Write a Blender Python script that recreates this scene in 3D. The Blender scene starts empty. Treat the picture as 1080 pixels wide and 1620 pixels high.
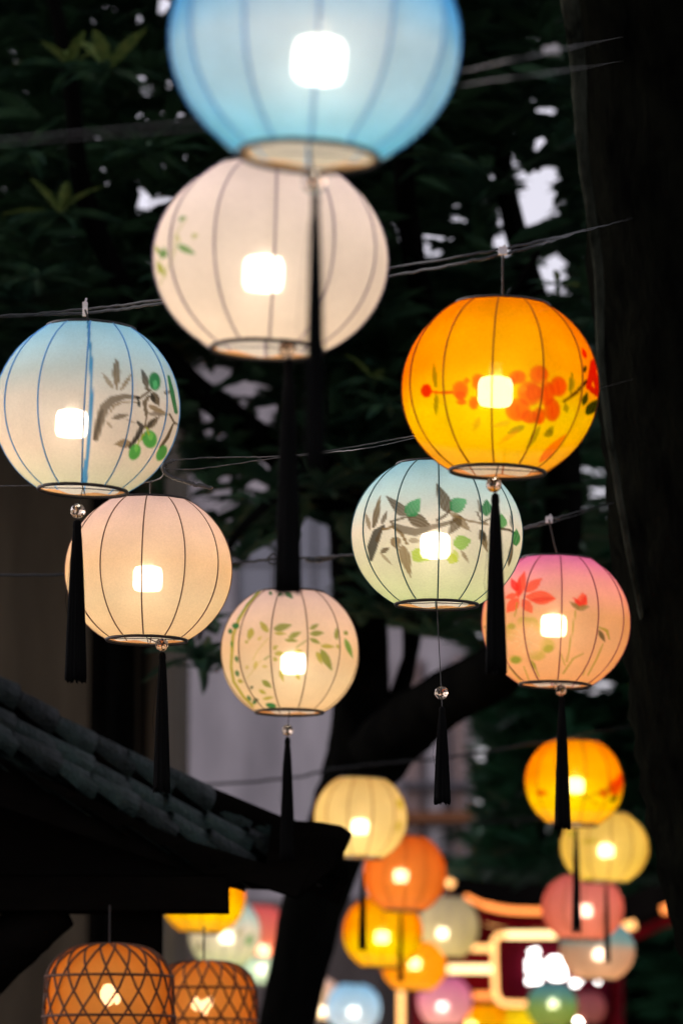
import bpy, bmesh, math, random
import numpy as np
from mathutils import Vector, Matrix
random.seed(7); RNG = np.random.default_rng(7)
SC = bpy.context.scene
COL = SC.collection
R = math.radians
FPX = 7000.0                      # focal length in photograph pixels (1080 x 1620)
PITCH = math.atan(1036 / FPX)     # horizon lies well below the frame
CAMZ = 1.6
# ------------------------------------------------------------------ camera
cam_d = bpy.data.cameras.new('camera'); cam = bpy.data.objects.new('camera', cam_d); COL.objects.link(cam)
cam.location = (0, 0, CAMZ); cam.rotation_euler = (math.pi / 2 + PITCH, 0, 0)
cam_d.sensor_fit = 'VERTICAL'; cam_d.sensor_height = 36; cam_d.sensor_width = 24
cam_d.lens = FPX / 1620 * 36
cam_d.clip_start = 0.1; cam_d.clip_end = 3000
cam_d.dof.use_dof = True; cam_d.dof.focus_distance = 10.3; cam_d.dof.aperture_fstop = 4.0
SC.camera = cam
# ------------------------------------------------------------------ sky, sun, exposure
W = bpy.data.worlds.new('World'); SC.world = W; W.use_nodes = True
nt = W.node_tree; nt.nodes.clear()
sky = nt.nodes.new('ShaderNodeTexSky'); sky.sky_type = 'NISHITA'; sky.sun_disc = False
sky.sun_elevation = R(24); sky.sun_rotation = R(296); sky.air_density = 1.0; sky.dust_density = 2.0; sky.ozone_density = 2.0
hsv = nt.nodes.new('ShaderNodeHueSaturation'); hsv.inputs['Saturation'].default_value = 0.25
tint = nt.nodes.new('ShaderNodeMix'); tint.data_type = 'RGBA'; tint.blend_type = 'MULTIPLY'; tint.inputs[0].default_value = 1
tint.inputs[7].default_value = (1.0, 0.92, 0.985, 1)
bg = nt.nodes.new('ShaderNodeBackground'); bg.inputs['Strength'].default_value = 0.15
wo = nt.nodes.new('ShaderNodeOutputWorld')
nt.links.new(sky.outputs[0], hsv.inputs['Color']); nt.links.new(hsv.outputs[0], tint.inputs[6])
nt.links.new(tint.outputs[2], bg.inputs[0]); nt.links.new(bg.outputs[0], wo.inputs[0])
sd = bpy.data.lights.new('sun', 'SUN'); sd.energy = 0.12; sd.angle = R(20); sd.color = (1, 0.9, 0.85)
sun = bpy.data.objects.new('sun', sd); COL.objects.link(sun)
sun.rotation_euler = (R(66), 0, R(180 - 296))
SC.view_settings.view_transform = 'Standard'; SC.view_settings.look = 'None'
SC.view_settings.exposure = 0.4; SC.view_settings.gamma = 1.0; SC.view_settings.use_curve_mapping = False
SC.render.engine = 'CYCLES'
cy = SC.cycles
cy.use_denoising = True; cy.use_adaptive_sampling = True; cy.adaptive_threshold = 0.03
try: cy.denoiser = 'OPENIMAGEDENOISE'
except Exception: pass
cy.max_bounces = 5; cy.diffuse_bounces = 3; cy.glossy_bounces = 3; cy.transmission_bounces = 6; cy.transparent_max_bounces = 8
cy.light_sampling_threshold = 0.03; cy.sample_clamp_indirect = 4.0; cy.caustics_reflective = False; cy.caustics_refractive = False
SC.render.film_transparent = False

# ------------------------------------------------------------------ geometry helpers
FW = Vector((0, math.cos(PITCH), math.sin(PITCH))); UP = Vector((0, -math.sin(PITCH), math.cos(PITCH))); RT = Vector((1, 0, 0))
CAM = Vector((0, 0, CAMZ))
def at(px, py, d):
    """world point that stands d metres out and is seen at photograph pixel px,py"""
    return CAM + d * (FW + RT * ((px - 540) / FPX) + UP * ((810 - py) / FPX))
def project(P):
    """N x 3 world points -> photograph pixels and depth"""
    q = P - np.array(CAM); f = q @ np.array(FW)
    return 540 + FPX * (q @ np.array(RT)) / f, 810 - FPX * (q @ np.array(UP)) / f, f
def link(name, me, mat=None, parent=None, smooth=False):
    o = bpy.data.objects.new(name, me); COL.objects.link(o)
    if mat is not None and not me.materials: me.materials.append(mat)
    if parent is not None: o.parent = parent
    if smooth and len(me.polygons): me.polygons.foreach_set('use_smooth', [True] * len(me.polygons))
    return o
def mesh(name, v, f):
    me = bpy.data.meshes.new(name); me.from_pydata([tuple(map(float, p)) for p in v], [], [tuple(map(int, q)) for q in f]); me.update(); return me
def empty(name, loc=(0, 0, 0), label=None, cat=None, group=None):
    o = bpy.data.objects.new(name, None); COL.objects.link(o); o.location = loc; o.empty_display_size = 0.1
    tag(o, label, cat, group); return o
def tag(o, label=None, cat=None, group=None, kind=None):
    if label: o['label'] = label
    if cat: o['category'] = cat
    if group: o['group'] = group
    if kind: o['kind'] = kind
    return o
class MB:
    def __init__(s): s.v = []; s.f = []
    def add(s, v, f):
        b = len(s.v); s.v += [tuple(p) for p in v]; s.f += [tuple(i + b for i in q) for q in f]; return s
    def box(s, x0, x1, y0, y1, z0, z1):
        return s.add([(x, y, z) for z in (z0, z1) for y in (y0, y1) for x in (x0, x1)],
                     [(0, 2, 3, 1), (4, 5, 7, 6), (0, 1, 5, 4), (2, 6, 7, 3), (0, 4, 6, 2), (1, 3, 7, 5)])
    def tube(s, pts, r, n=8, cap=True, wob=0.0):
        pts = [Vector(p) for p in pts]; m = len(pts)
        rs = r if isinstance(r, (list, tuple)) else [r] * m
        vs = []; prev = None
        for i, p in enumerate(pts):
            t = (pts[min(i + 1, m - 1)] - pts[max(i - 1, 0)]).normalized()
            if prev is None: a = t.orthogonal().normalized()
            else: a = (prev - t * prev.dot(t)).normalized()
            prev = a; b = t.cross(a)
            for k in range(n):
                g = 2 * math.pi * k / n
                rr = rs[i] * (1 + (random.uniform(-wob, wob) if wob else 0))
                vs.append(p + (a * math.cos(g) + b * math.sin(g)) * rr)
        fs = [(i * n + k, i * n + (k + 1) % n, (i + 1) * n + (k + 1) % n, (i + 1) * n + k) for i in range(m - 1) for k in range(n)]
        if cap: fs += [tuple(range(n))[::-1], tuple((m - 1) * n + k for k in range(n))]
        return s.add(vs, fs)
    def lathe(s, prof, n=24, cap=False):
        vs = [(r * math.cos(2 * math.pi * k / n), r * math.sin(2 * math.pi * k / n), z) for r, z in prof for k in range(n)]
        m = len(prof)
        fs = [(i * n + k, i * n + (k + 1) % n, (i + 1) * n + (k + 1) % n, (i + 1) * n + k) for i in range(m - 1) for k in range(n)]
        if cap: fs += [tuple(range(n))[::-1], tuple((m - 1) * n + k for k in range(n))]
        return s.add(vs, fs)
    def ring(s, rad, r, z=0, n=48, k=8):
        vs = []
        for i in range(n):
            a = 2 * math.pi * i / n
            for j in range(k):
                b = 2 * math.pi * j / k
                q = rad + r * math.cos(b); vs.append((q * math.cos(a), q * math.sin(a), z + r * math.sin(b)))
        fs = [(i * k + j, ((i + 1) % n) * k + j, ((i + 1) % n) * k + (j + 1) % k, i * k + (j + 1) % k) for i in range(n) for j in range(k)]
        return s.add(vs, fs)
    def build(s, name, mat, parent=None, smooth=False):
        return link(name, mesh(name, s.v, s.f), mat, parent, smooth)
def smooth_path(pts, n=8):
    """Catmull-Rom through the points"""
    P = [Vector(p) for p in pts]; out = []
    for i in range(len(P) - 1):
        a, b, c, d = P[max(i - 1, 0)], P[i], P[i + 1], P[min(i + 2, len(P) - 1)]
        for k in range(n):
            t = k / n
            out.append(0.5 * ((2 * b) + (c - a) * t + (2 * a - 5 * b + 4 * c - d) * t * t + (3 * b - a - 3 * c + d) * t ** 3))
    out.append(P[-1]); return out

# ------------------------------------------------------------------ materials
def srgb(r, g, b):
    f = lambda c: (c / 255) / 12.92 if c / 255 <= 0.04045 else ((c / 255 + 0.055) / 1.055) ** 2.4
    return (f(r), f(g), f(b))
def mat_surface(name, c1, c2, rough=0.7, scale=8.0, bump=0.0, bscale=40.0, detail=6, stretch=None, spec=0.5, transmit=0.0):
    m = bpy.data.materials.new(name); m.use_nodes = True; t = m.node_tree; b = t.nodes['Principled BSDF']
    co = t.nodes.new('ShaderNodeTexCoord'); mp = t.nodes.new('ShaderNodeMapping')
    t.links.new(co.outputs['Object'], mp.inputs['Vector'])
    if stretch: mp.inputs['Scale'].default_value = stretch
    n = t.nodes.new('ShaderNodeTexNoise'); n.inputs['Scale'].default_value = scale; n.inputs['Detail'].default_value = detail; n.inputs['Roughness'].default_value = 0.65
    t.links.new(mp.outputs[0], n.inputs['Vector'])
    r = t.nodes.new('ShaderNodeValToRGB'); r.color_ramp.elements[0].color = (*c1, 1); r.color_ramp.elements[1].color = (*c2, 1)
    r.color_ramp.elements[0].position = 0.32; r.color_ramp.elements[1].position = 0.68
    t.links.new(n.outputs[0], r.inputs[0]); t.links.new(r.outputs[0], b.inputs['Base Color'])
    b.inputs['Roughness'].default_value = rough; b.inputs['Specular IOR Level'].default_value = spec
    if bump:
        n2 = t.nodes.new('ShaderNodeTexNoise'); n2.inputs['Scale'].default_value = bscale; n2.inputs['Detail'].default_value = 6
        t.links.new(mp.outputs[0], n2.inputs['Vector'])
        bp = t.nodes.new('ShaderNodeBump'); bp.inputs['Strength'].default_value = bump; bp.inputs['Distance'].default_value = 0.02
        t.links.new(n2.outputs[0], bp.inputs['Height']); t.links.new(bp.outputs[0], b.inputs['Normal'])
    return m
def mat_emit(name, col, strength):
    m = bpy.data.materials.new(name); m.use_nodes = True; t = m.node_tree; t.nodes.clear()
    e = t.nodes.new('ShaderNodeEmission'); e.inputs[0].default_value = (*col, 1); e.inputs[1].default_value = strength
    o = t.nodes.new('ShaderNodeOutputMaterial'); t.links.new(e.outputs[0], o.inputs[0]); return m
def mat_cloth(name, flat=None, thin=0.13, depth=.8, haze=0.0):
    """thin dyed silk lit from behind: the dye deepens where the cloth is seen edge-on"""
    m = bpy.data.materials.new(name); m.use_nodes = True; t = m.node_tree; t.nodes.clear(); L = t.links.new
    if flat is None:
        a = t.nodes.new('ShaderNodeAttribute'); a.attribute_name = 'paint'; src = a.outputs['Color']
    else:
        a = t.nodes.new('ShaderNodeRGB'); a.outputs[0].default_value = (*flat, 1); src = a.outputs[0]
    co = t.nodes.new('ShaderNodeTexCoord')
    n = t.nodes.new('ShaderNodeTexNoise'); n.inputs['Scale'].default_value = 9; n.inputs['Detail'].default_value = 2
    L(co.outputs['Object'], n.inputs['Vector'])
    mr = t.nodes.new('ShaderNodeMapRange'); mr.inputs[3].default_value = 0.84; mr.inputs[4].default_value = 1.12
    L(n.outputs[0], mr.inputs[0])
    n2 = t.nodes.new('ShaderNodeTexNoise'); n2.inputs['Scale'].default_value = 230; n2.inputs['Detail'].default_value = 1
    L(co.outputs['Object'], n2.inputs['Vector'])
    mr2 = t.nodes.new('ShaderNodeMapRange'); mr2.inputs[3].default_value = 0.90; mr2.inputs[4].default_value = 1.10
    L(n2.outputs[0], mr2.inputs[0])
    mm = t.nodes.new('ShaderNodeMath'); mm.operation = 'MULTIPLY'; L(mr.outputs[0], mm.inputs[0]); L(mr2.outputs[0], mm.inputs[1])
    mx = t.nodes.new('ShaderNodeVectorMath'); mx.operation = 'SCALE'; L(src, mx.inputs[0]); L(mm.outputs[0], mx.inputs['Scale'])
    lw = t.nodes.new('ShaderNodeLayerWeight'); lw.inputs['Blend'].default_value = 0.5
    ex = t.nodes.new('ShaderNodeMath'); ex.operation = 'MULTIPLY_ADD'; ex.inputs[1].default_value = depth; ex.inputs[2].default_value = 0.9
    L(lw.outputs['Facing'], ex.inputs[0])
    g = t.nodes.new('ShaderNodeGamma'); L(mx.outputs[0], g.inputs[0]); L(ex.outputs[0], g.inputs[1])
    tr = t.nodes.new('ShaderNodeBsdfTranslucent'); L(g.outputs[0], tr.inputs[0])
    df = t.nodes.new('ShaderNodeBsdfDiffuse'); L(g.outputs[0], df.inputs[0])
    tp = t.nodes.new('ShaderNodeBsdfTransparent')
    wv = t.nodes.new('ShaderNodeMix'); wv.data_type = 'RGBA'; wv.inputs[0].default_value = .30; wv.inputs[7].default_value = (1, 1, 1, 1)   # light through the open weave keeps its own colour
    L(g.outputs[0], wv.inputs[6]); L(wv.outputs[2], tp.inputs[0])
    m1 = t.nodes.new('ShaderNodeMixShader'); m1.inputs[0].default_value = 0.42; L(tr.outputs[0], m1.inputs[1]); L(df.outputs[0], m1.inputs[2])
    m2 = t.nodes.new('ShaderNodeMixShader'); m2.inputs[0].default_value = thin; L(m1.outputs[0], m2.inputs[1]); L(tp.outputs[0], m2.inputs[2])
    if haze:
        rfr = t.nodes.new('ShaderNodeBsdfRefraction'); rfr.inputs['Roughness'].default_value = .8; rfr.inputs['IOR'].default_value = 1.35; L(g.outputs[0], rfr.inputs['Color'])
        m3 = t.nodes.new('ShaderNodeMixShader'); m3.inputs[0].default_value = haze; L(m2.outputs[0], m3.inputs[1]); L(rfr.outputs[0], m3.inputs[2]); m2 = m3
    o = t.nodes.new('ShaderNodeOutputMaterial'); L(m2.outputs[0], o.inputs[0]); return m
def mat_leaf(name, c1, c2, scale=3.0):
    m = bpy.data.materials.new(name); m.use_nodes = True; t = m.node_tree; t.nodes.clear(); L = t.links.new
    co = t.nodes.new('ShaderNodeTexCoord'); n = t.nodes.new('ShaderNodeTexNoise'); n.inputs['Scale'].default_value = scale; n.inputs['Detail'].default_value = 1
    L(co.outputs['Object'], n.inputs['Vector'])
    r = t.nodes.new('ShaderNodeValToRGB'); r.color_ramp.elements[0].color = (*c1, 1); r.color_ramp.elements[1].color = (*c2, 1)
    r.color_ramp.elements[0].position = 0.35; r.color_ramp.elements[1].position = 0.7
    L(n.outputs[0], r.inputs[0])
    p = t.nodes.new('ShaderNodeBsdfPrincipled'); L(r.outputs[0], p.inputs['Base Color']); p.inputs['Roughness'].default_value = 0.5; p.inputs['Specular IOR Level'].default_value = 0.12
    tr = t.nodes.new('ShaderNodeBsdfTranslucent'); L(r.outputs[0], tr.inputs[0])
    mx = t.nodes.new('ShaderNodeMixShader'); mx.inputs[0].default_value = 0.15; L(p.outputs[0], mx.inputs[1]); L(tr.outputs[0], mx.inputs[2])
    o = t.nodes.new('ShaderNodeOutputMaterial'); L(mx.outputs[0], o.inputs[0]); return m
def mat_glass(name, col):
    m = bpy.data.materials.new(name); m.use_nodes = True; b = m.node_tree.nodes['Principled BSDF']
    b.inputs['Base Color'].default_value = (*col, 1); b.inputs['Roughness'].default_value = 0.03
    b.inputs['Transmission Weight'].default_value = 1.0; b.inputs['IOR'].default_value = 1.5; return m
M = {}
M['silk'] = mat_cloth('painted_silk', depth=.45, haze=.02)
M['silk_deep'] = mat_cloth('deep_dyed_silk', depth=2.0, haze=.02)
M['silk_blue'] = mat_cloth('blue_dyed_silk', depth=3.0, haze=.02)
M['bulb'] = mat_emit('bulb_glow', (1.0, 0.83, 0.64), 21.8)
M['bulb_small'] = mat_emit('bulb_glow_far', (1.0, 0.84, 0.66), 28.5)
M['rib_blue'] = mat_cloth('rib_tape_blue', (.20, .50, .86), 0.0, 0.0)
M['rib_violet'] = mat_cloth('rib_tape_violet', (.34, .27, .38), 0.0, 0.0)
M['rib_tan'] = mat_cloth('rib_tape_tan', (.26, .16, .12), 0.0, 0.0)
M['rib_brown'] = mat_cloth('rib_tape_brown', (.42, .13, .03), 0.0, 0.0)
M['rib_dark'] = mat_cloth('rib_tape_dark', (.10, .20, .22), 0.0, 0.0)
M['rib_rose'] = mat_cloth('rib_tape_rose', (.42, .10, .16), 0.0, 0.0)
M['wire'] = mat_surface('black_painted_wire', (0.008, 0.006, 0.005), (0.02, 0.012, 0.008), 0.5, 60)
M['hem'] = mat_cloth('hem_cloth', (0.90, 0.50, 0.22), 0.05, 0.4)
M['tassel'] = mat_surface('black_silk_thread', (0.003, 0.003, 0.003), (0.006, 0.006, 0.006), 0.9, 90, 0.4, 260, stretch=(1, 1, 0.05), spec=.05)
M['bead'] = mat_glass('clear_bead', (1.0, 0.78, 0.58))  # amber tint stands in for lantern highlights in the clear glass
M['cable'] = mat_surface('weathered_cable', (0.03, 0.03, 0.028), (0.12, 0.11, 0.10), 0.4, 40)
M['cable_dark'] = mat_surface('black_cable', (0.012, 0.012, 0.012), (0.04, 0.04, 0.04), 0.4, 40)
M['clip'] = mat_surface('white_plastic_clip', (0.55, 0.5, 0.48), (0.75, 0.7, 0.68), 0.5, 30)
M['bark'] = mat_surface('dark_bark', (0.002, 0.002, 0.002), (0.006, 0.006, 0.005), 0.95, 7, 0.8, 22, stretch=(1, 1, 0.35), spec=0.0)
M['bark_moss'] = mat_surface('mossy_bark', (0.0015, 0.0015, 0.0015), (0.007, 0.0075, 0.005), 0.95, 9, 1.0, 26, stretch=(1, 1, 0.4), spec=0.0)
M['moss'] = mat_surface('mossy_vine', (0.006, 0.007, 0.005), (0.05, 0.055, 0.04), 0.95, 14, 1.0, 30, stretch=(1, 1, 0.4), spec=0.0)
M['leaf'] = mat_leaf('long_leaf', (0.016, 0.044, 0.026), (0.048, 0.105, 0.046))
M['leaf_lit'] = mat_leaf('lit_leaf', (0.06, 0.12, 0.03), (0.16, 0.20, 0.05), 12)  # yellower copy of the leaf colour, painted for rosettes that catch light
M['leaf_far'] = mat_leaf('far_leaf', (0.018, 0.075, 0.036), (0.05, 0.16, 0.075), 1.5)
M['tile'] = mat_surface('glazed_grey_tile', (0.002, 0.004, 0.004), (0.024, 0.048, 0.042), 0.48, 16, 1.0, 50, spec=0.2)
_t = M['tile'].node_tree; _b = _t.nodes['Principled BSDF']; _oi = _t.nodes.new('ShaderNodeObjectInfo')
_mr = _t.nodes.new('ShaderNodeMapRange'); _mr.inputs[3].default_value = .2; _mr.inputs[4].default_value = 1.7; _t.links.new(_oi.outputs['Random'], _mr.inputs[0])
_vm = _t.nodes.new('ShaderNodeVectorMath'); _vm.operation = 'SCALE'; _t.links.new(_b.inputs['Base Color'].links[0].from_socket, _vm.inputs[0]); _t.links.new(_mr.outputs[0], _vm.inputs['Scale']); _t.links.new(_vm.outputs[0], _b.inputs['Base Color'])
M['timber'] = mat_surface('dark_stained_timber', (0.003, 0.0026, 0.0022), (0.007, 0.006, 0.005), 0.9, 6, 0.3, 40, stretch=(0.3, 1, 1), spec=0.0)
M['rattan'] = mat_surface('brown_bamboo_strip', (0.06, 0.022, 0.007), (0.12, 0.045, 0.014), 0.6, 40)
M['rattan_cloth'] = mat_cloth('amber_lining', (0.85, 0.34, 0.06), 0.10, 0.6)
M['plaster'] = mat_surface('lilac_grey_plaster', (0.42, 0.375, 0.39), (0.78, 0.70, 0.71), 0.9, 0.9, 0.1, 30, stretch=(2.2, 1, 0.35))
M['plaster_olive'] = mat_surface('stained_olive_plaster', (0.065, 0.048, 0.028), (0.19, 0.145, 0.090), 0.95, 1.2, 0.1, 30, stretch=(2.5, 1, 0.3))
M['plaster_rose'] = mat_surface('rose_plaster', (0.26, 0.17, 0.15), (0.50, 0.36, 0.33), 0.9, 1.2, 0.1, 30, stretch=(2.5, 1, 0.3))
M['shop'] = mat_surface('brown_grey_shopfront', (0.07, 0.055, 0.048), (0.26, 0.21, 0.19), 0.9, 1.1, 0.1, 30, stretch=(3, 1, 0.5))
M['frame'] = mat_surface('grey_window_frame', (0.10, 0.095, 0.11), (0.14, 0.13, 0.15), 0.6, 10)
M['pane'] = mat_surface('window_pane', (0.25, 0.25, 0.30), (0.32, 0.31, 0.36), 0.15, 1.0, spec=0.9)
M['copper'] = mat_surface('rusty_band', (0.28, 0.09, 0.03), (0.36, 0.14, 0.05), 0.8, 6)
M['red'] = mat_surface('oxblood_paint', (0.09, 0.001, 0.004), (0.15, 0.002, 0.007), 0.7, 5, spec=.05)
M['sign_red'] = mat_surface('dark_sign_face', (0.05, 0.0006, 0.006), (0.08, 0.001, 0.009), 0.7, 4, spec=.05)
M['neon_orange'] = mat_emit('orange_light_tube', (1.0, 0.27, 0.06), 1.8)
M['neon_warm'] = mat_emit('warm_light_tube', (1.0, 0.46, 0.15), 2.1)
M['neon_pale'] = mat_emit('pale_light_tube', (1.0, 0.66, 0.30), 2.6)
M['lit_letter'] = mat_emit('lit_lettering', (1.0, 0.96, 0.92), 7)
M['ground'] = mat_surface('stone_paving', (0.10, 0.095, 0.09), (0.16, 0.15, 0.14), 0.85, 2.0, 0.2, 20)

# ------------------------------------------------------------------ ground
g = MB().add([(-1200, -300, 0), (1200, -300, 0), (1200, 2400, 0), (-1200, 2400, 0)], [(0, 1, 2, 3)]).build('ground', M['ground'])
tag(g, kind='structure')

# ------------------------------------------------------------------ boxes placed by what they should look like at a depth
def on_plane(px, py, Y):
    r = FW + RT * ((px - 540) / FPX) + UP * ((810 - py) / FPX); return CAM + r * (Y / r.y)
def px_box(mb, x0, y0, x1, y1, d, thick, Y=None):
    a = at(x0, y0, d); b = at(x1, y1, d)
    yy = (a.y + b.y) / 2
    if Y is not None: a = on_plane(x0, y0, Y); b = on_plane(x1, y1, Y); yy = Y
    mb.box(min(a.x, b.x), max(a.x, b.x), yy, yy + thick, min(a.z, b.z), max(a.z, b.z)); return mb

# ------------------------------------------------------------------ lilac-grey building far behind
DB = 46
gb = empty('grey_building', (at(300, 900, DB).x, at(300, 900, DB).y, 0), 'tall lilac grey plastered building behind the leaning tree', 'building')
def child_of(o, root):
    o.parent = root; o.matrix_parent_inverse = Matrix.Translation(-root.location); return o
a = at(-420, 560, DB); b = at(752, 560, DB)
YB = a.y
child_of(MB().box(a.x, b.x, a.y, a.y + 5, 0, a.z).build('wall', M['plaster']), gb)
rf = MB().box(a.x - .2, b.x + .2, a.y - .25, a.y + 5.2, a.z + .01, a.z + .22).build('roof', M['frame']); child_of(rf, gb)
def window(root, x0, y0, x1, y1, d, nx, ny):
    y = d; A = on_plane(x0, y1, y); B = on_plane(x1, y0, y)
    w = empty('window', (A.x, y, A.z)); w.parent = root; w.matrix_parent_inverse = Matrix.Translation(-root.location)
    L = Vector((A.x, y, A.z)); ww = B.x - A.x; hh = B.z - A.z; t = .05
    fr = MB(); fr.box(0, ww, -.07, -.003, 0, t); fr.box(0, ww, -.07, -.003, hh - t, hh); fr.box(0, t, -.07, -.003, t, hh - t); fr.box(ww - t, ww, -.07, -.003, t, hh - t)
    f = fr.build('frame', M['frame']); f.parent = w
    for i in range(1, nx):
        o = MB().box(ww * i / nx - .018, ww * i / nx + .018, -.06, -.004, t, hh - t).build('mullion', M['frame']); o.parent = w
    for j in range(1, ny):
        o = MB().box(t, ww - t, -.056, -.005, hh * j / ny - .018, hh * j / ny + .018).build('mullion', M['frame']); o.parent = w
    for i in range(nx):
        for j in range(ny):
            o = MB().box(ww * i / nx + .02 + (t - .02) * (i == 0), ww * (i + 1) / nx - .02 - (t - .02) * (i == nx - 1), -.03 - .002 * ((i + j) % 2), -.006, hh * j / ny + .02 + (t - .02) * (j == 0), hh * (j + 1) / ny - .02 - (t - .02) * (j == ny - 1)).build('pane', M['pane']); o.parent = w
    s = MB().box(-.08, ww + .08, -.14, -.003, -.09, -.003).build('sill', M['plaster']); s.parent = w
    # keep thing > part > sub-part: the window empty is the part
    return w
window(gb, 372, 792, 560, 992, YB, 3, 2)
window(gb, 120, 792, 308, 992, YB, 3, 2)
for (x0, x1, mt) in ((640, 664, 'plaster_rose'), (676, 700, 'plaster'), (716, 736, 'plaster_rose')):
    o = MB(); px_box(o, x0, 1040, x1, 1420, DB, .2, YB - .203); child_of(o.build('pilaster', M[mt]), gb)
o = MB(); px_box(o, -300, 1425, 752, 1838, DB, .1, YB - .103); child_of(o.build('shopfront', M['shop']), gb)
o = MB(); px_box(o, 520, 1421, 752, 1424, DB, .28, YB - .49); child_of(o.build('canopy', M['frame']), gb)
for (y0, y1, mt) in ((1284, 1300, 'copper'), (1236, 1246, 'frame')):
    o = MB(); px_box(o, 630, y0, 750, y1, DB, .15, YB - .36); child_of(o.build('band', M[mt]), gb)

# left house wall, nearer, in the shade
DL = 24
lh = empty('plastered_house', (at(100, 900, DL).x, at(100, 900, DL).y, 0), 'olive brown stained plaster house wall behind the tiled roof', 'house')
a = at(-420, 560, DL); b = at(262, 560, DL)
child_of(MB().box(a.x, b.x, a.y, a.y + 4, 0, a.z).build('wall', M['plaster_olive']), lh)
child_of(MB().box(a.x - .1, b.x + .12, a.y - .3, a.y + 4.2, a.z + .01, a.z + .12).build('roof', M['timber']), lh)
pA = at(163, 900, DL)
dp = MB().tube([(pA.x, a.y - .06, .05), (pA.x, a.y - .06, a.z)], .055, 10).build('drainpipe', M['timber'], None, True); child_of(dp, lh)
for (x0, x1) in ((196, 206), (222, 230)):
    o = MB(); px_box(o, x0, 960, x1, 1250, DL, .03, a.y - .033); child_of(o.build('stain_batten', M['timber']), lh)

# ------------------------------------------------------------------ trees
GAPS = [ # openings in the crown, as seen: x, y, rx, ry
 (842, 322, 36, 30), (845, 300, 24, 36), (815, 345, 30, 22), (800, 390, 28, 20), (855, 228, 15, 15), (872, 276, 14, 14), (792, 250, 14, 18), (787, 282, 13, 9),
 (724, 350, 13, 24), (690, 376, 11, 10), (674, 394, 10, 9), (687, 408, 11, 10), (698, 360, 7, 8), (668, 322, 10, 10), (634, 384, 10, 10), (845, 160, 12, 10), (868, 178, 14, 12), (860, 440, 36, 18), (880, 420, 18, 16),
 (840, 452, 22, 13), (884, 464, 18, 14), (805, 462, 10, 9), (776, 38, 9, 7), (835, 18, 8, 6), (846, 60, 8, 7), (740, 125, 8, 8), (848, 212, 8, 8), (718, 216, 7, 7), (664, 435, 16, 10), (690, 452, 10, 8),
 (738, 286, 8, 8), (696, 312, 8, 8), (720, 158, 6, 6), (625, 360, 8, 8),
 (320, 594, 22, 12), (345, 592, 12, 14), (310, 610, 12, 9), (365, 614, 11, 16), (390, 612, 15, 12), (335, 640, 16, 14), (318, 662, 10, 10), (417, 657, 13, 16), (384, 648, 9, 12), (295, 582, 10, 9), (322, 690, 9, 8), (350, 695, 7, 7), (400, 690, 10, 8),
 (355, 760, 9, 9), (410, 768, 22, 9), (375, 785, 18, 8), (325, 806, 10, 10), (486, 762, 9, 12), (420, 735, 20, 8), (272, 740, 14, 60), (290, 770, 24, 26),
 (500, 880, 32, 60), (420, 900, 26, 22), (400, 1120, 130, 55), (310, 1160, 60, 60), (470, 1180, 60, 60), (420, 960, 40, 60), (270, 990, 30, 40), (480, 960, 55, 20), (360, 1010, 30, 20), (330, 1110, 30, 30), (262, 1080, 24, 60), (240, 1150, 40, 40),
 (450, 1120, 90, 70), (160, 1040, 130, 60), (100, 900, 90, 120), (60, 1000, 80, 60), (180, 1120, 60, 50), (490, 1020, 40, 60),
 (630, 1050, 15, 60), (700, 1055, 28, 34), (676, 1075, 22, 20), (690, 1250, 48, 120), (660, 1330, 30, 80), (660, 1195, 30, 40), (715, 1170, 25, 40),
 (226, 322, 14, 20), (220, 30, 16, 10), (262, 10, 16, 14), (275, 135, 8, 8), (265, 80, 6, 6), (282, 182, 6, 6), (265, 318, 7, 7), (255, 285, 5, 5)]
GA = np.array(GAPS, float)
def in_gap(P, grow=1.0):
    x, y, f = project(P)
    grow = np.where(GA[:, 1] < 720, np.where(GA[:, 2] < 15, 1.12, 1.0), 1.0)
    return (((x[:, None] - GA[:, 0]) / (GA[:, 2] * grow)) ** 2 + ((y[:, None] - GA[:, 1]) / (GA[:, 3] * grow)) ** 2 < 1).any(1)
# a leaf: lance-shaped blade folded along its midrib, bent downwards; unit length along +x
LT = np.array([0, .12, .3, .5, .7, .88, 1.0]); LW = np.array([.02, .07, .12, .135, .11, .06, .0])
def leaf_template(nseg):
    idx = np.linspace(0, 6, nseg + 1).round().astype(int)
    v = []; f = []
    for i in idx:
        t = LT[i]; w = LW[i]; z = -.22 * t * t
        v += [(t, -w, z + .35 * w), (t, 0, z), (t, w, z + .35 * w)]
    for k in range(len(idx) - 1):
        b = 3 * k; f += [(b, b + 3, b + 4, b + 1), (b + 1, b + 4, b + 5, b + 2)]
    return np.array(v), np.array(f)
def basis(d, roll):
    d = d / np.linalg.norm(d, axis=1, keepdims=True)
    up = np.tile(np.array([0, 0, 1.0]), (len(d), 1))
    s = np.cross(up, d); s /= np.linalg.norm(s, axis=1, keepdims=True) + 1e-9
    n = np.cross(d, s)
    c, q = np.cos(roll)[:, None], np.sin(roll)[:, None]
    return d, s * c + n * q, n * c - s * q
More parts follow.
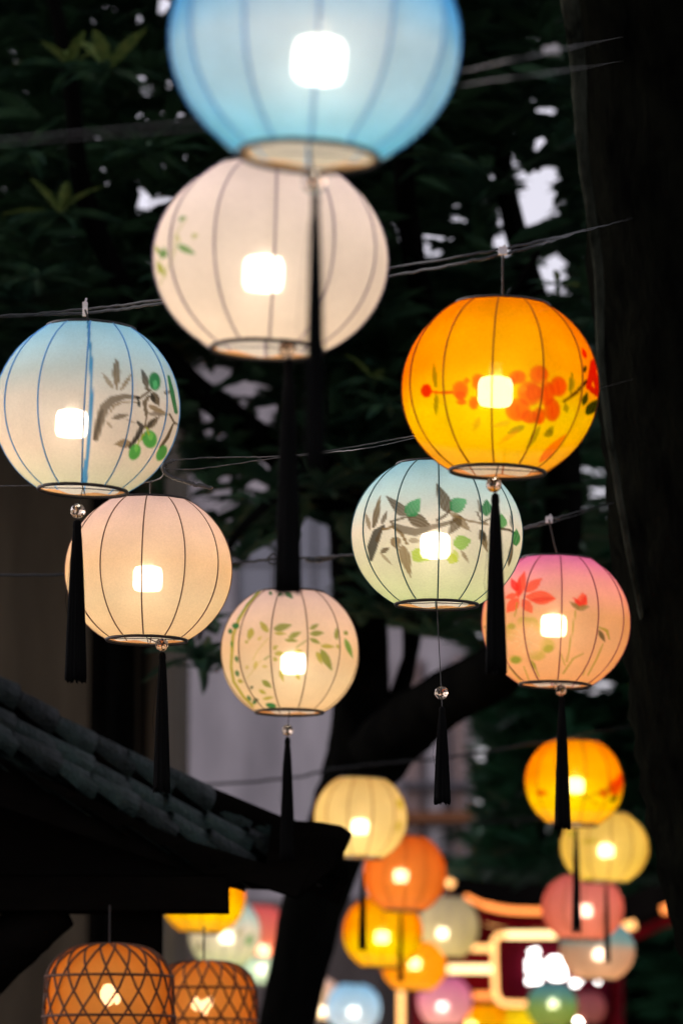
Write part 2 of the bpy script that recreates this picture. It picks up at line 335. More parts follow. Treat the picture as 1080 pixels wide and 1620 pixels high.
def whorl_leaves(centers, per, size, spread=(0.1, 0.75), droop=-.25):
    """rosettes of long leaves: base points, directions, lengths, rolls"""
    n = len(centers); k = per
    ang = RNG.uniform(0, 2 * math.pi, (n, 1)) + np.arange(k)[None] * 2 * math.pi / k + RNG.normal(0, .25, (n, k))
    tilt = RNG.uniform(spread[0], spread[1], (n, k)) + droop
    ax = RNG.normal(0, .35, (n, 1, 3)) + np.array([0, 0, 1.0]); ax /= np.linalg.norm(ax, axis=2, keepdims=True)
    d = np.stack([np.cos(ang) * np.cos(tilt), np.sin(ang) * np.cos(tilt), np.sin(tilt)], 2)
    d = d + .3 * ax
    base = np.repeat(centers[:, None, :], k, 1) + d * .01
    return base.reshape(-1, 3), d.reshape(-1, 3), (size * RNG.uniform(.65, 1.2, (n, k))).reshape(-1), RNG.normal(0, .4, n * k)
def leaves_mesh(name, base, d, ln, roll, mat, nseg=3, carve=True, wide=1.0):
    e1, e2, e3 = basis(d, roll)
    if carve:
        keep = np.ones(len(base), bool)
        for t in (.2, .5, .8):
            keep &= ~in_gap(base + e1 * (ln * t)[:, None] + e3 * (-.22 * t * t * ln)[:, None])
        base, e1, e2, e3, ln = base[keep], e1[keep], e2[keep], e3[keep], ln[keep]
    tv, tf = leaf_template(nseg)
    V = base[:, None] + ln[:, None, None] * (tv[None, :, 0:1] * e1[:, None] + wide * tv[None, :, 1:2] * e2[:, None] + tv[None, :, 2:3] * e3[:, None])
    n, m = V.shape[:2]
    F = (tf[None] + (np.arange(n) * m)[:, None, None]).reshape(-1, 4)
    me = bpy.data.meshes.new(name); me.vertices.add(n * m); me.vertices.foreach_set('co', V.reshape(-1))
    me.loops.add(F.size); me.loops.foreach_set('vertex_index', F.reshape(-1)); me.polygons.add(len(F))
    me.polygons.foreach_set('loop_start', np.arange(len(F)) * 4); me.polygons.foreach_set('loop_total', np.full(len(F), 4)); me.update(); me.validate()
    return link(name, me, mat)
def region_points(n, x0, x1, y0, y1, d0, d1):
    return np.array([at(random.uniform(x0, x1), random.uniform(y0, y1), random.uniform(d0, d1)) for _ in range(n)])
def limb(mb, pts, r, n=12, k=6, wob=.05):
    P = smooth_path(pts, k); m = len(P); q = len(r)
    rs = [np.interp(i / (m - 1) * (q - 1), range(q), r) for i in range(m)]
    mb.tube(P, [float(x) for x in rs], n, True, wob)
# --- leaning tree in the middle, forking above the roof
TD = 19.6
T1 = at(450, 1620, TD)
t1 = empty('leaning_tree', (T1.x - .45, T1.y, 0), 'dark forked tree leaning behind the tiled roof end, crown of long whorled leaves', 'tree')
mb = MB()
limb(mb, [(T1.x - .65, T1.y, -.1), (T1.x - .4, T1.y, 1.0), at(446, 1640, TD), at(494, 1440, TD), at(545, 1290, TD), at(578, 1190, TD)], [.28, .19, .125, .14, .155, .165])
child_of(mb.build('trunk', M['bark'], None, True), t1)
for pts, r in (([at(566, 1215, TD), at(572, 1080, TD), at(566, 900, 19), at(552, 720, 18.6), at(520, 500, 18.3), at(470, 250, 18), at(430, -100, 18)], [.15, .125, .115, .12, .10, .075, .05]),
               ([at(580, 1215, TD), at(625, 1165, 19.4), at(700, 1108, 19), at(790, 1056, 18.4), at(860, 960, 18.2), at(890, 820, 18.2), at(880, 600, 18.2), at(800, 300, 18.4), at(760, -80, 18.4)], [.15, .14, .125, .115, .10, .08, .065, .045, .03]),
               ([at(600, 1180, TD), at(648, 1040, TD), at(652, 900, 19.2), at(690, 640, 18), at(640, 300, 17), at(660, -60, 16)], [.065, .035, .06, .055, .04, .03]),
               ([at(552, 820, 18.6), at(420, 700, 17.5), at(260, 560, 17.2), at(140, 330, 17), at(110, 120, 16.8), at(60, -120, 16.8)], [.08, .06, .045, .04, .03, .02]),
               ([at(545, 700, 17.9), at(500, 740, 17.2), at(420, 800, 16.8), at(360, 870, 16.5), at(315, 1010, 16.3)], [.06, .035, .02, .014, .008]),
               ([at(690, 640, 18), at(780, 520, 17), at(850, 400, 16)], [.03, .022, .012])):
    mb = MB(); limb(mb, pts, r); child_of(mb.build('branch', M['bark'], None, True), t1)
C = np.concatenate([region_points(1500, -260, 960, -420, 560, 17.0, 21.5), region_points(330, 250, 900, 540, 800, 17.2, 20.5), region_points(130, -200, 260, 420, 700, 17, 20),
                    region_points(90, 560, 900, 760, 1010, 18, 20.2), region_points(34, 290, 560, 720, 900, 16.8, 18), region_points(8, 290, 350, 1000, 1070, 16.2, 16.8), region_points(300, 560, 950, -400, 500, 17, 21)])
fo = leaves_mesh('foliage', *whorl_leaves(C, 11, .24), M['leaf'], 3); tag(fo, kind='stuff'); child_of(fo, t1)
# nearest rosettes: each leaf on its own
tv, tf = leaf_template(6)
leaf_me = mesh('leaf', tv, tf); leaf_me.materials.append(M['leaf_lit'])
leaf_me2 = mesh('leaf', tv, tf); leaf_me2.materials.append(M['leaf'])
def rosette(px, py, d, size, n, lit_up, root, up=.45):
    c = at(px, py, d)
    for i in range(n):
        an = 2 * math.pi * i / n + random.uniform(-.3, .3); ti = random.uniform(.05, up * 2) if i % 2 else random.uniform(-.35, .25)
        dv = np.array([[math.cos(an) * math.cos(ti), math.sin(an) * math.cos(ti), math.sin(ti)]])
        e1, e2, e3 = [Vector(q[0]) for q in basis(dv, np.array([random.gauss(0, .3)]))]
        s = size * random.uniform(.75, 1.15)
        o = bpy.data.objects.new('leaf', leaf_me if (lit_up and ti > .2) else leaf_me2); COL.objects.link(o)
        mt = Matrix((e1, e2, e3)).transposed().to_4x4(); mt.translation = c - root.location
        o.parent = root; o.matrix_parent_inverse = Matrix.Identity(4); o.matrix_local = mt @ Matrix.Diagonal((s, s * .85, s, 1))
for args in ((112, 108, 16.6, .21, 11, True), (172, 112, 16.4, .25, 13, True), (95, 338, 16.5, .23, 12, True), (225, 240, 16.6, .21, 10, False), (40, 240, 16.6, .2, 10, False), (60, 440, 16.5, .21, 10, False),
             (700, 250, 16.7, .22, 10, False), (650, 200, 16.7, .22, 10, False), (880, 450, 16.4, .12, 9, True), (590, 600, 16.9, .16, 9, True), (310, 1040, 16.2, .21, 10, False), (400, 790, 16.4, .2, 10, False), (280, 440, 16.7, .21, 10, False), (610, 640, 16.8, .17, 9, False)):
    rosette(*args, t1)
# --- big trunk filling the right edge
T2 = at(1190, 1200, 12.7)
t2 = empty('old_tree', (T2.x + .25, T2.y, 0), 'massive mossy dark trunk filling the right edge of the view', 'tree')
mb = MB()
limb(mb, [(T2.x + .45, T2.y, -.1), (T2.x + .33, T2.y, 1.2), at(1330, 1560, 12.7), at(1265, 1350, 12.7), at(1215, 1100, 12.7), at(1180, 800, 12.7), at(1150, 400, 12.7), at(1120, 0, 12.7), at(1090, -400, 12.7)], [.55, .46, .43, .41, .40, .39, .40, .41, .44], 40, 10, .035)
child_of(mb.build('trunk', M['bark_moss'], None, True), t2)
for pts, r in (([at(1030, 1050, 12.6), at(990, 850, 12.35), at(952, 600, 12.28), at(946, 430, 12.3), at(922, 250, 12.25), at(912, 90, 12.3), at(896, -30, 12.26), at(885, -150, 12.3)], [.006, .010, .011, .014, .016, .024, .026, .03]),
               ([at(1150, -150, 12.7), at(900, -420, 12.5), at(500, -560, 12.4), at(200, -600, 12.5)], [.14, .1, .07, .04])):
    mb = MB(); limb(mb, pts, r, 10, 8, .12); child_of(mb.build('branch', M['moss'], None, True), t2)
C = np.concatenate([region_points(420, -500, 1300, -1000, -220, 11.2, 14.5), region_points(120, 1300, 1700, -900, 900, 12, 15)])  # crown out of view, added to keep sky light off the scene
fo = leaves_mesh('foliage', *whorl_leaves(C, 11, .2), M['leaf'], 2, False); tag(fo, kind='stuff'); child_of(fo, t2)
# --- trees further back
def back_tree(name, label, trunk_px, d, regs, size, mat, n_leaf=10):
    b0 = at(trunk_px, 1500, d)
    t = empty(name, (b0.x, b0.y, 0), label, 'tree')
    mb = MB(); top = at(trunk_px, regs[0][3], d)
    limb(mb, [(b0.x, b0.y, -.1), (b0.x + .05, b0.y, 1.2), (b0.x - .04, b0.y + .05, 2.4), (top.x, top.y, max(top.z, 3))], [.13, .1, .085, .05]); child_of(mb.build('trunk', M['bark'], None, True), t)
    C = np.concatenate([region_points(*r) for r in regs])
    fo = leaves_mesh('crown', *whorl_leaves(C, n_leaf, size), mat, 2, True, 1.4); tag(fo, kind='stuff'); child_of(fo, t)
    return t
back_tree('green_tree', 'dense dark green tree behind the small orange lantern on the right', 1130, 27, [(900, 752, 1300, 880, 1400, 25.5, 29), (260, 800, 1300, 480, 900, 25.5, 29)], .30, M['leaf_far'])
back_tree('shade_tree', 'dark broad tree behind the upper foliage, centre of the view', 205, 23.3, [(520, 470, 930, -300, 760, 21.5, 23.6), (420, -250, 520, -350, 560, 21.5, 23.6), (60, 545, 620, 760, 1000, 21.5, 23), (60, 640, 780, 860, 1010, 21.5, 23)], .28, M['leaf'])
hd = at(900, 1500, 43)
hg = empty('hedge', (hd.x, hd.y, 0), 'tall dark hedge behind the neon-lit gate', 'hedge')
C = region_points(420, 760, 1500, 1330, 1760, 42.5, 45)
fo = leaves_mesh('foliage', *whorl_leaves(C, 10, .5), M['leaf_far'], 2, False, 1.8); tag(fo, kind='stuff'); child_of(fo, hg)
o = MB().box(hd.x - 1, hd.x + 4, hd.y + .6, hd.y + 1.6, 0, at(900, 1420, 43).z).build('stem_mass', M['bark']); child_of(o, hg)

# ------------------------------------------------------------------ tiled roof of the small pavilion, lower left
DP = 13.2
PA = at(-60, 1079, 13.1); PBp = at(548, 1356, 13.6)
pv = empty('pavilion', (at(210, 1500, DP).x, at(210, 1500, DP + .4).y, 0), 'dark timber pavilion with sloping grey tiled roof, lower left', 'pavilion')
adir = (PBp - PA).normalized(); RL = (PBp - PA).length
bstep = Vector((.02, -.125, -.062))
nrm = adir.cross(Vector((0, 1, 0))).normalized()
if nrm.z < 0: nrm = -nrm
b_hat = bstep.normalized(); nrm = adir.cross(b_hat).normalized(); nrm = nrm if nrm.z > 0 else -nrm
side = nrm.cross(adir).normalized()
def roll_tile(L, r, n=8, thick=.010, flare=1.16):
    """half-round cover tile along +x, open end slightly flared, arched towards +z"""
    v = []; f = []
    for i, (x, k) in enumerate(((0, .60), (L * .5, .90), (L, flare))):
        for j in range(n + 1):
            an = math.pi * j / n
            v.append((x, r * k * math.cos(an), .72 * r * k * math.sin(an)))
        for j in range(n + 1):
            an = math.pi * j / n; q = r * k - thick
            v.append((x, q * math.cos(an), .72 * q * math.sin(an)))
    s = 2 * (n + 1)
    for i in range(2):
        for j in range(n):
            f += [(i * s + j, i * s + j + 1, (i + 1) * s + j + 1, (i + 1) * s + j), (i * s + n + 1 + j, (i + 1) * s + n + 1 + j, (i + 1) * s + n + 2 + j, i * s + n + 2 + j)]
    for j in range(n): f += [(2 * s + j, 2 * s + j + 1, 2 * s + n + 2 + j, 2 * s + n + 1 + j)]
    return v, f
tl = .164
tile_me = mesh('tile', *roll_tile(tl, .060, 8, .014)); tile_me.materials.append(M['tile'])
tile_big = mesh('tile', *roll_tile(tl, .066, 8, .016)); tile_big.materials.append(M['tile'])
trough_me = mesh('trough_tile', *[[(x, y, -.035 * math.cos(y / .10 * 1.4) + (.006 if x else 0)) for x in (0, tl) for y in np.linspace(-.085, .085, 7)], [(j, j + 1, 8 + j, 7 + j) for j in range(6)]]); trough_me.materials.append(M['tile'])
for me in (tile_me, tile_big): me.polygons.foreach_set('use_smooth', [True] * len(me.polygons))
rot = Matrix((adir, side, nrm)).transposed().to_4x4()
pitch_l = .140
def lay(me, row, k, lift, jit=.006):
    sag_ = -.040 * 4 * max(0, (k * pitch_l) / RL) * max(0, 1 - (k * pitch_l) / RL) + random.gauss(0, .004)
    if k * pitch_l + tl > row_len(row) + .05: return
    p = PA + adir * (k * pitch_l) + bstep * row + nrm * (lift + sag_)
    m = rot.copy(); m.translation = p + Vector((random.uniform(-jit, jit), random.uniform(-jit, jit), random.uniform(-jit, jit) * .6)) - pv.location
    m = m @ Matrix.Rotation(random.gauss(0, .04), 4, 'Z') @ Matrix.Rotation(-.21 + random.gauss(0, .04), 4, 'Y').inverted()
    o = bpy.data.objects.new(me.name.split('.')[0], me); COL.objects.link(o); o.parent = roofp; o.matrix_local = m
roofp = empty('roof'); roofp.parent = pv
nk = int(RL / pitch_l)
ROW_END = ((0, 520), (1, 478), (2, 425), (2.6, 398))      # the eave runs back to the left below the ridge end
def row_end(row): return float(np.interp(row, [q[0] for q in ROW_END], [q[1] for q in ROW_END]))
def row_len(row):
    for i in range(400):
        p = PA + adir * (i * .01) + bstep * row
        if project(np.array([p]))[0][0] > row_end(row): return i * .01
    return RL
for k in range(-5, nk + 1):
    for row in (0, 1, 2):
        lay(tile_big if row == 0 else tile_me, row, k, .03 if row == 0 else .0)
    for row in (0.5, 1.5, 2.45): lay(trough_me, row, k, -.01)
# roof deck below the tiles, back slope, verge board and soffit
S0 = PA - adir * .9; S1 = PBp + adir * .02
dk = MB(); off = nrm * -.075
q = [S0 + off, S1 + off, PA + adir * row_len(2.6) + off + bstep * 2.6, S0 + off + bstep * 2.6]; q2 = [p - nrm * .05 for p in q]
dk.add([p - pv.location for p in q + q2], [(0, 1, 2, 3), (7, 6, 5, 4), (0, 4, 5, 1), (1, 5, 6, 2), (2, 6, 7, 3), (3, 7, 4, 0)])
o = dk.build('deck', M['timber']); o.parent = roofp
rb_ = MB(); rb_.tube([S0 - nrm * .04 - pv.location, (S0 + S1) / 2 - nrm * .055 - pv.location, S1 - nrm * .02 - adir * .05 - pv.location], .058, 8); o = rb_.build('ridge_bedding', M['timber'], None, True); o.parent = roofp
bk = MB(); bs = Vector((-.04, .5, -.06))
q = [S0 - nrm * .02, S1 - nrm * .02, S1 + bs, S0 + bs]; q2 = [p - Vector((0, 0, .05)) for p in q]
bk.add([p - pv.location for p in q + q2], [(0, 3, 2, 1), (4, 5, 6, 7), (0, 1, 5, 4), (1, 2, 6, 5), (2, 3, 7, 6), (3, 0, 4, 7)])
o = bk.build('back_slope', M['timber']); o.parent = roofp
vb = MB(); e0 = S0 + bstep * 2.62 - nrm * .05; e1 = PA + adir * row_len(2.6) + bstep * 2.62 - nrm * .05
for i in range(1):
    h = Vector((0, 0, -.16)); t = Vector((0, .03, 0)); tail = Vector((0, 0, -.07))
    q = [e0, e1, e1 + tail, e0 + h * 1.4]; vb.add([p - pv.location for p in q + [p + t for p in q]], [(0, 3, 2, 1), (4, 5, 6, 7), (0, 1, 5, 4), (1, 2, 6, 5), (2, 3, 7, 6), (3, 0, 4, 7)])
o = vb.build('verge_board', M['timber']); o.parent = pv
# gable infill under the roof, tapering to the corner, beam, posts, braces
def px_prism(pxs, d, thick, name, mat, root):
    P = [at(x, y, d) for x, y in pxs]; yy = sum(p.y for p in P) / len(P); n = len(P)
    v = [Vector((p.x, yy, p.z)) - root.location for p in P] + [Vector((p.x, yy + thick, p.z)) - root.location for p in P]
    f = [tuple(range(n)), tuple(range(2 * n - 1, n - 1, -1))] + [((i + 1) % n, i, n + i, n + (i + 1) % n) for i in range(n)]
    o = link(name, mesh(name, v, f), mat); o.parent = root; return o
px_prism([(-420, 1050), (-60, 1190), (100, 1240), (300, 1330), (430, 1370), (500, 1360), (470, 1420), (388, 1394), (362, 1402), (358, 1385), (-420, 1385)], 13.05, .10, 'gable_board', M['timber'], pv)
mb = MB(); px_box(mb, -420, 1386, 360, 1440, 12.98, .22); o = mb.build('beam', M['timber']); child_of(o, pv)
mb = MB(); px_box(mb, 171, 1441, 253, 1900, 13.02, .16); bx = mb.v; zmin = 0
mb.v = [(x, y, (0 if z < at(0, 1800, 13).z else z)) for x, y, z in mb.v]; child_of(mb.build('post', M['timber']), pv)
mb = MB(); limb(mb, [at(-170, 1800, 13.1), at(-120, 1620, 13.1), at(-40, 1540, 13.1), at(40, 1475, 13.1), at(100, 1436, 13.1)], [.10, .10, .10, .085, .06], 10, 6, .03); child_of(mb.build('brace', M['timber'], None, True), pv)
mb = MB(); px_box(mb, -260, 1441, -120, 1900, 13.02, .2); mb.v = [(x, y, (0 if z < at(0, 1800, 13).z else z)) for x, y, z in mb.v]; child_of(mb.build('post', M['timber']), pv)
# corner finial at the eave tip
px_prism([(430, 1296), (505, 1300), (540, 1306), (556, 1318), (546, 1340), (534, 1352), (526, 1372), (470, 1420), (420, 1375)], 13.3, .16, 'eave_tip', M['timber'], pv)

# ------------------------------------------------------------------ neon-edged gate, lower right, far away
DG = 38
gt = empty('ornate_gate', (at(860, 1500, DG).x, at(860, 1500, DG).y, 0), 'oxblood gate building outlined with glowing orange light tubes', 'gate')
def gpart(name, x0, y0, x1, y1, dd, th, mat):
    mb = MB(); px_box(mb, x0, y0, x1, y1, DG + dd, th); return child_of(mb.build(name, mat), gt)
gpart('panel', 700, 1452, 962, 1700, .0, .3, M['red'])
gpart('panel', 648, 1566, 699, 1700, .05, .25, M['red'])
for (x0, y0, x1, y1) in ((700, 1510, 788, 1526), (690, 1542, 788, 1566)): gpart('beam', x0, y0, x1, y1, -.12, .1, M['red'])
for (x0, x1) in ((655, 690), (963, 985)):
    mb = MB(); a = at((x0 + x1) / 2, 1560, DG - .1); rr = (x1 - x0) / 2 * DG / FPX
    mb.tube([(a.x, a.y, 0), (a.x, a.y, at(800, 1566 if x0 < 800 else 1480, DG).z)], rr, 14); child_of(mb.build('column', M['red'], None, True), gt)
sign = gpart('sign_board', 786, 1474, 962, 1590, -.16, .08, M['sign_red'])
def gtube(pts, r, mat, dd=-.25, name='light_tube'):
    P = smooth_path([at(x, y, DG + dd) for x, y in pts], 6); o = MB().tube(P, r * .78, 8).build(name, mat, None, True); return child_of(o, gt)
eave = [(700, 1388), (714, 1400), (735, 1418), (765, 1432), (805, 1440), (870, 1442), (930, 1452), (975, 1464), (1015, 1455), (1045, 1441), (1078, 1430)]
# eave roof: curved slab from eave back to ridge, with a red fascia below
E = smooth_path([at(x, y, DG - .3) for x, y in eave], 4)
v = []; f = []
for p in E: v += [p + Vector((0, .02, .015)), p + Vector((0, 1.0, .30)), p + Vector((0, 1.0, .22)), p + Vector((0, .02, -.05))]
for i in range(len(E) - 1):
    for k in range(4): f.append((4 * i + k, 4 * i + 4 + k, 4 * i + 4 + (k + 1) % 4, 4 * i + (k + 1) % 4))
f += [(0, 1, 2, 3), tuple(4 * (len(E) - 1) + k for k in (3, 2, 1, 0))]
child_of(link('roof', mesh('roof', v, f), M['timber']), gt)
v = []; f = []
for p in E: v += [p + Vector((0, .03, -.055)), p + Vector((0, .03, -.15)), p + Vector((0, .10, -.15)), p + Vector((0, .10, -.055))]
for i in range(len(E) - 1):
    for k in range(4): f.append((4 * i + k, 4 * i + (k + 1) % 4, 4 * i + 4 + (k + 1) % 4, 4 * i + 4 + k))
f += [(3, 2, 1, 0), tuple(4 * (len(E) - 1) + k for k in (0, 1, 2, 3))]
child_of(link('fascia', mesh('fascia', v, f), M['red']), gt)
gtube(eave[3:6], .034, M['neon_orange'], -.36); gtube([(700, 1388), (716, 1401)], .04, M['neon_warm'], -.36); gtube([(735, 1418), (765, 1432)], .026, M['neon_orange'], -.37)
gtube([(1046, 1440), (1072, 1432)], .045, M['neon_orange'], -.36); gtube([(985, 1467), (1004, 1462)], .045, M['neon_warm'], -.37)
gtube([(756, 1452), (775, 1460), (800, 1464), (870, 1466)], .03, M['neon_warm']); gtube([(700, 1420), (703, 1422)], .03, M['neon_warm'])
gtube([(745, 1500), (782, 1500)], .034, M['neon_warm']); gtube([(708, 1533), (780, 1533)], .042, M['neon_pale']); gtube([(748, 1575), (780, 1575)], .034, M['neon_orange'])
gtube([(634, 1560), (634, 1600), (634, 1690)], .035, M['neon_warm'])
fr = [(880, 1479), (840, 1479), (800, 1479), (784, 1484), (781, 1500), (782, 1540), (784, 1572), (792, 1585), (812, 1588), (850, 1588)]
gtube(fr, .030, M['neon_warm'], -.27); gtube([(800, 1479), (880, 1479)], .036, M['neon_pale'], -.30)
# the lit characters on the sign: short strokes, out of focus
for (cx, cyy, strokes) in ((845, 1530, [(-8, -22, 6, -26), (-12, -8, 10, -8), (-2, -22, -2, 24), (-12, 22, 10, 20), (-12, 4, 8, 4)]), (880, 1530, [(-10, -12, 10, -12), (-10, 4, 12, 4), (-8, 16, 8, 16), (-10, -12, -10, 16), (8, -12, 10, 18)]),
                           (908, 1538, [(-6, -16, 2, -12), (-6, 0, 8, 4), (2, -12, 10, 14), (-4, 18, 6, 18)]), (945, 1551, [(-3, -2, 3, 2)])):
    ch = MB()
    for (x0, y0, x1, y1) in strokes: ch.tube([at(cx + x0, cyy + y0, DG - .22), at(cx + x1, cyy + y1, DG - .22)], .020, 6)
    child_of(ch.build('sign_character', M['lit_letter']), gt)

# ------------------------------------------------------------------ lanterns
def lerp(a, b, t): return a + (b - a) * t
def sstep(x): x = np.clip(x, 0, 1); return x * x * (3 - 2 * x)
class Canvas:
    """brush strokes laid on the cloth; works in the photograph's pixels around the lantern's own middle"""
    def __init__(s, X, Y, front, base): s.X, s.Y, s.fr, s.c = X, Y, front, base
    def o(s, x0, y0, k): s.ox, s.oy, s.k = x0, y0, k; return s
    def _u(s, x, y): return s.ox + x / s.k, s.oy + y / s.k
    def _put(s, al, col): al = (np.clip(al, 0, 1) ** .62 * s.fr)[:, None]; s.c[:] = s.c * (1 - al) + np.array(col) * al
    def leaf(s, x0, y0, x1, y1, w, col, op=.9, p=.8, col2=None, soft=1.6):
        x0, y0 = s._u(x0, y0); x1, y1 = s._u(x1, y1); w = w / s.k
        dx, dy = x1 - x0, y1 - y0; L = math.hypot(dx, dy)
        t = ((s.X - x0) * dx + (s.Y - y0) * dy) / L / L; dd = np.abs((s.X - x0) * dy - (s.Y - y0) * dx) / L
        hw = w * np.sin(np.pi * np.clip(t, 0, 1) ** p)
        al = sstep((hw - dd) / soft + .5) * ((t > 0) & (t < 1)) * op
        sd_ = ((s.X - x0) * dy - (s.Y - y0) * dx) / L
        al = al * (.92 + .08 * np.cos(sd_ * 1.3 + 4 * np.sin(3.1 * t + x0)))
        if col2 is not None:
            tt = np.clip(t, 0, 1)[:, None]; cc = np.array(col) * (1 - tt) + np.array(col2) * tt
            a2 = (np.clip(al, 0, 1) ** .62 * s.fr)[:, None]; s.c[:] = s.c * (1 - a2) + cc * a2
        else: s._put(al, col)
    def blob(s, x, y, rx, ry, col, op=.9, rot=0, soft=.25):
        x, y = s._u(x, y); rx /= s.k; ry /= s.k; c, q = math.cos(rot), math.sin(rot)
        u = ((s.X - x) * c + (s.Y - y) * q) / rx; v = (-(s.X - x) * q + (s.Y - y) * c) / ry
        s._put(sstep((1 - np.sqrt(u * u + v * v)) / soft + .5) * op, col)
    def line(s, pts, w, col, op=.9, soft=1.2):
        al = np.zeros(len(s.X)); n = len(pts) - 1; ws = w if isinstance(w, (list, tuple)) else [w] * (n + 1)
        for i in range(n):
            (x0, y0), (x1, y1) = s._u(*pts[i]), s._u(*pts[i + 1]); dx, dy = x1 - x0, y1 - y0
            t = np.clip(((s.X - x0) * dx + (s.Y - y0) * dy) / (dx * dx + dy * dy), 0, 1)
            dd = np.hypot(s.X - x0 - t * dx, s.Y - y0 - t * dy); hw = (ws[i] + (ws[i + 1] - ws[i]) * t) / s.k
            al = np.maximum(al, sstep((hw - dd) / soft + .5))
        s._put(al * op, col)
TAS = {}
def tassel_mesh(ln, w, seed):
    """bundle of hanging threads: narrow bound neck, ribbed skirt, uneven cut end"""
    rnd = random.Random(seed); n = 60; prof = [(0, .16), (.012, .34), (.045, .40), (.06, .35), (.12, .46), (.25, .58), (.45, .72), (.7, .87), (.9, .97), (1.0, 1.0)]
    fl = [rnd.uniform(.74, 1.06) for _ in range(n)]; cut = [rnd.uniform(-.03, .02) for _ in range(n)]
    v = []; f = []
    for i, (t, r) in enumerate(prof):
        for k in range(n):
            a = 2 * math.pi * k / n; q = w * r * (1 + (fl[k] - 1) * min(1, t * 3))
            v.append((q * math.cos(a), q * .8 * math.sin(a), -ln * (t + (cut[k] if t == 1 else 0))))
    for i in range(len(prof) - 1):
        for k in range(n): f.append((i * n + k, (i + 1) * n + k, (i + 1) * n + (k + 1) % n, i * n + (k + 1) % n))
    f.append(tuple(range(n)))
    b = len(v); v.append((0, 0, -ln * .97)); f += [((len(prof) - 1) * n + k, b, (len(prof) - 1) * n + (k + 1) % n) for k in range(n)]
    return mesh('tassel', v, f)
GOLD = []
def lantern(x0, x1, top, ringy, label, base, name='silk_lantern', rib='rib_violet', phase=0.0, bulb=None, bead=None, tas=None, paint=None, tilt=2.0, detail=1, hang=None, ringr=.48, D=.40, cloth='silk', cream=True, glow=None, nrib=12, group=None):
    """base: list of (height 0..1 bottom->top, colour) stops of the dyed cloth"""
    w = x1 - x0; d = FPX * D / w; cx = (x0 + x1) / 2
    sinE = (1846 - (top + ringy) / 2) / FPX; cosE = math.sqrt(1 - sinE ** 2)
    kz = math.sqrt(1 - ringr ** 2)
    sq = (ringy - top - ringr / 2 * w * sinE) / (kz * w * cosE)
    cyy = ringy - kz / 2 * w * sq * cosE
    rad = D / 2; pos = at(cx, cyy, d)
    root = empty(name, pos, label, 'lantern', group); root.rotation_euler = (0, R(tilt), 0)
    rm = Matrix.Rotation(R(tilt), 4, 'Y'); inv = rm.inverted()
    # shade
    nt_, nz_ = (264, 132) if detail == 2 else ((96, 48) if detail == 1 else (60, 30))
    ph0 = math.asin(ringr); th = np.linspace(0, 2 * math.pi, nt_, endpoint=False); ph = np.linspace(ph0, math.pi - ph0, nz_)
    TH, PH = np.meshgrid(th, ph); TH = TH.ravel(); PH = PH.ravel()
    sag = 1 - .022 * np.abs(np.sin((TH - phase + math.pi / 2) * nrib / 2)) * np.sin(PH) ** .5
    jit = 1 + .004 * np.sin(3 * TH + 1.3 + cx) * np.sin(2 * PH)
    lx = rad * np.sin(PH) * np.cos(TH) * sag * jit; ly = rad * np.sin(PH) * np.sin(TH) * sag * jit; lz = rad * sq * np.cos(PH)
    V = np.stack([lx, ly, lz], 1)
    F = [(i * nt_ + k, (i + 1) * nt_ + k, (i + 1) * nt_ + (k + 1) % nt_, i * nt_ + (k + 1) % nt_) for i in range(nz_ - 1) for k in range(nt_)]
    me = bpy.data.meshes.new('shade'); me.from_pydata(V.tolist(), [], F); me.update()
    h = (lz / (rad * sq * kz) + 1) / 2
    st = sorted(base); cc = np.stack([np.interp(h, [s_[0] for s_ in st], [s_[1][i] for s_ in st]) for i in range(3)], 1)
    if cream:                      # far side painted pale by the mouth so the inside looks brightly lit
        k_ = (sstep(ly / rad / .3) * sstep((.24 - h) / .08))[:, None]; cc = cc * (1 - k_) + np.array((.98, .93, .84)) * k_
    if paint:
        WP = V @ np.array(rm.to_3x3()).T + np.array(pos); X, Y, _ = project(WP)
        # the cloth that faces the street gets the brushwork
        vd = np.array(CAM) - np.array(pos); vd /= np.linalg.norm(vd)
        front = sstep(((V @ np.array(rm.to_3x3()).T) @ vd) / rad / .06 + .3)
        paint(Canvas(X, Y, front, cc))
    at_ = me.attributes.new('paint', 'FLOAT_COLOR', 'POINT'); at_.data.foreach_set('color', np.concatenate([np.clip(cc, 0, 1), np.ones((len(cc), 1))], 1).astype(np.float32).ravel())
    link('shade', me, M[cloth], root, True)
    # ribs
    if detail >= 1:
        for k in range(nrib):
            t0 = -math.pi / 2 + phase + 2 * math.pi * k / nrib
            pts = [((rad + .0008) * math.sin(p) * math.cos(t0), (rad + .0008) * math.sin(p) * math.sin(t0), rad * sq * math.cos(p)) for p in np.linspace(ph0, math.pi - ph0, 22 if detail == 2 else 12)]
            MB().tube(pts, .0017 if detail == 2 else .0022, 5).build('rib', M[rib], root, True)
    rr = rad * ringr; zb = -rad * sq * kz
    MB().ring(rr, .0042, zb - .001, 40 if detail else 24, 6).build('bottom_ring', M['wire'], root, True)
    MB().ring(rr, .0034, -zb + .001, 40 if detail else 24, 6).build('top_ring', M['wire'], root, True)
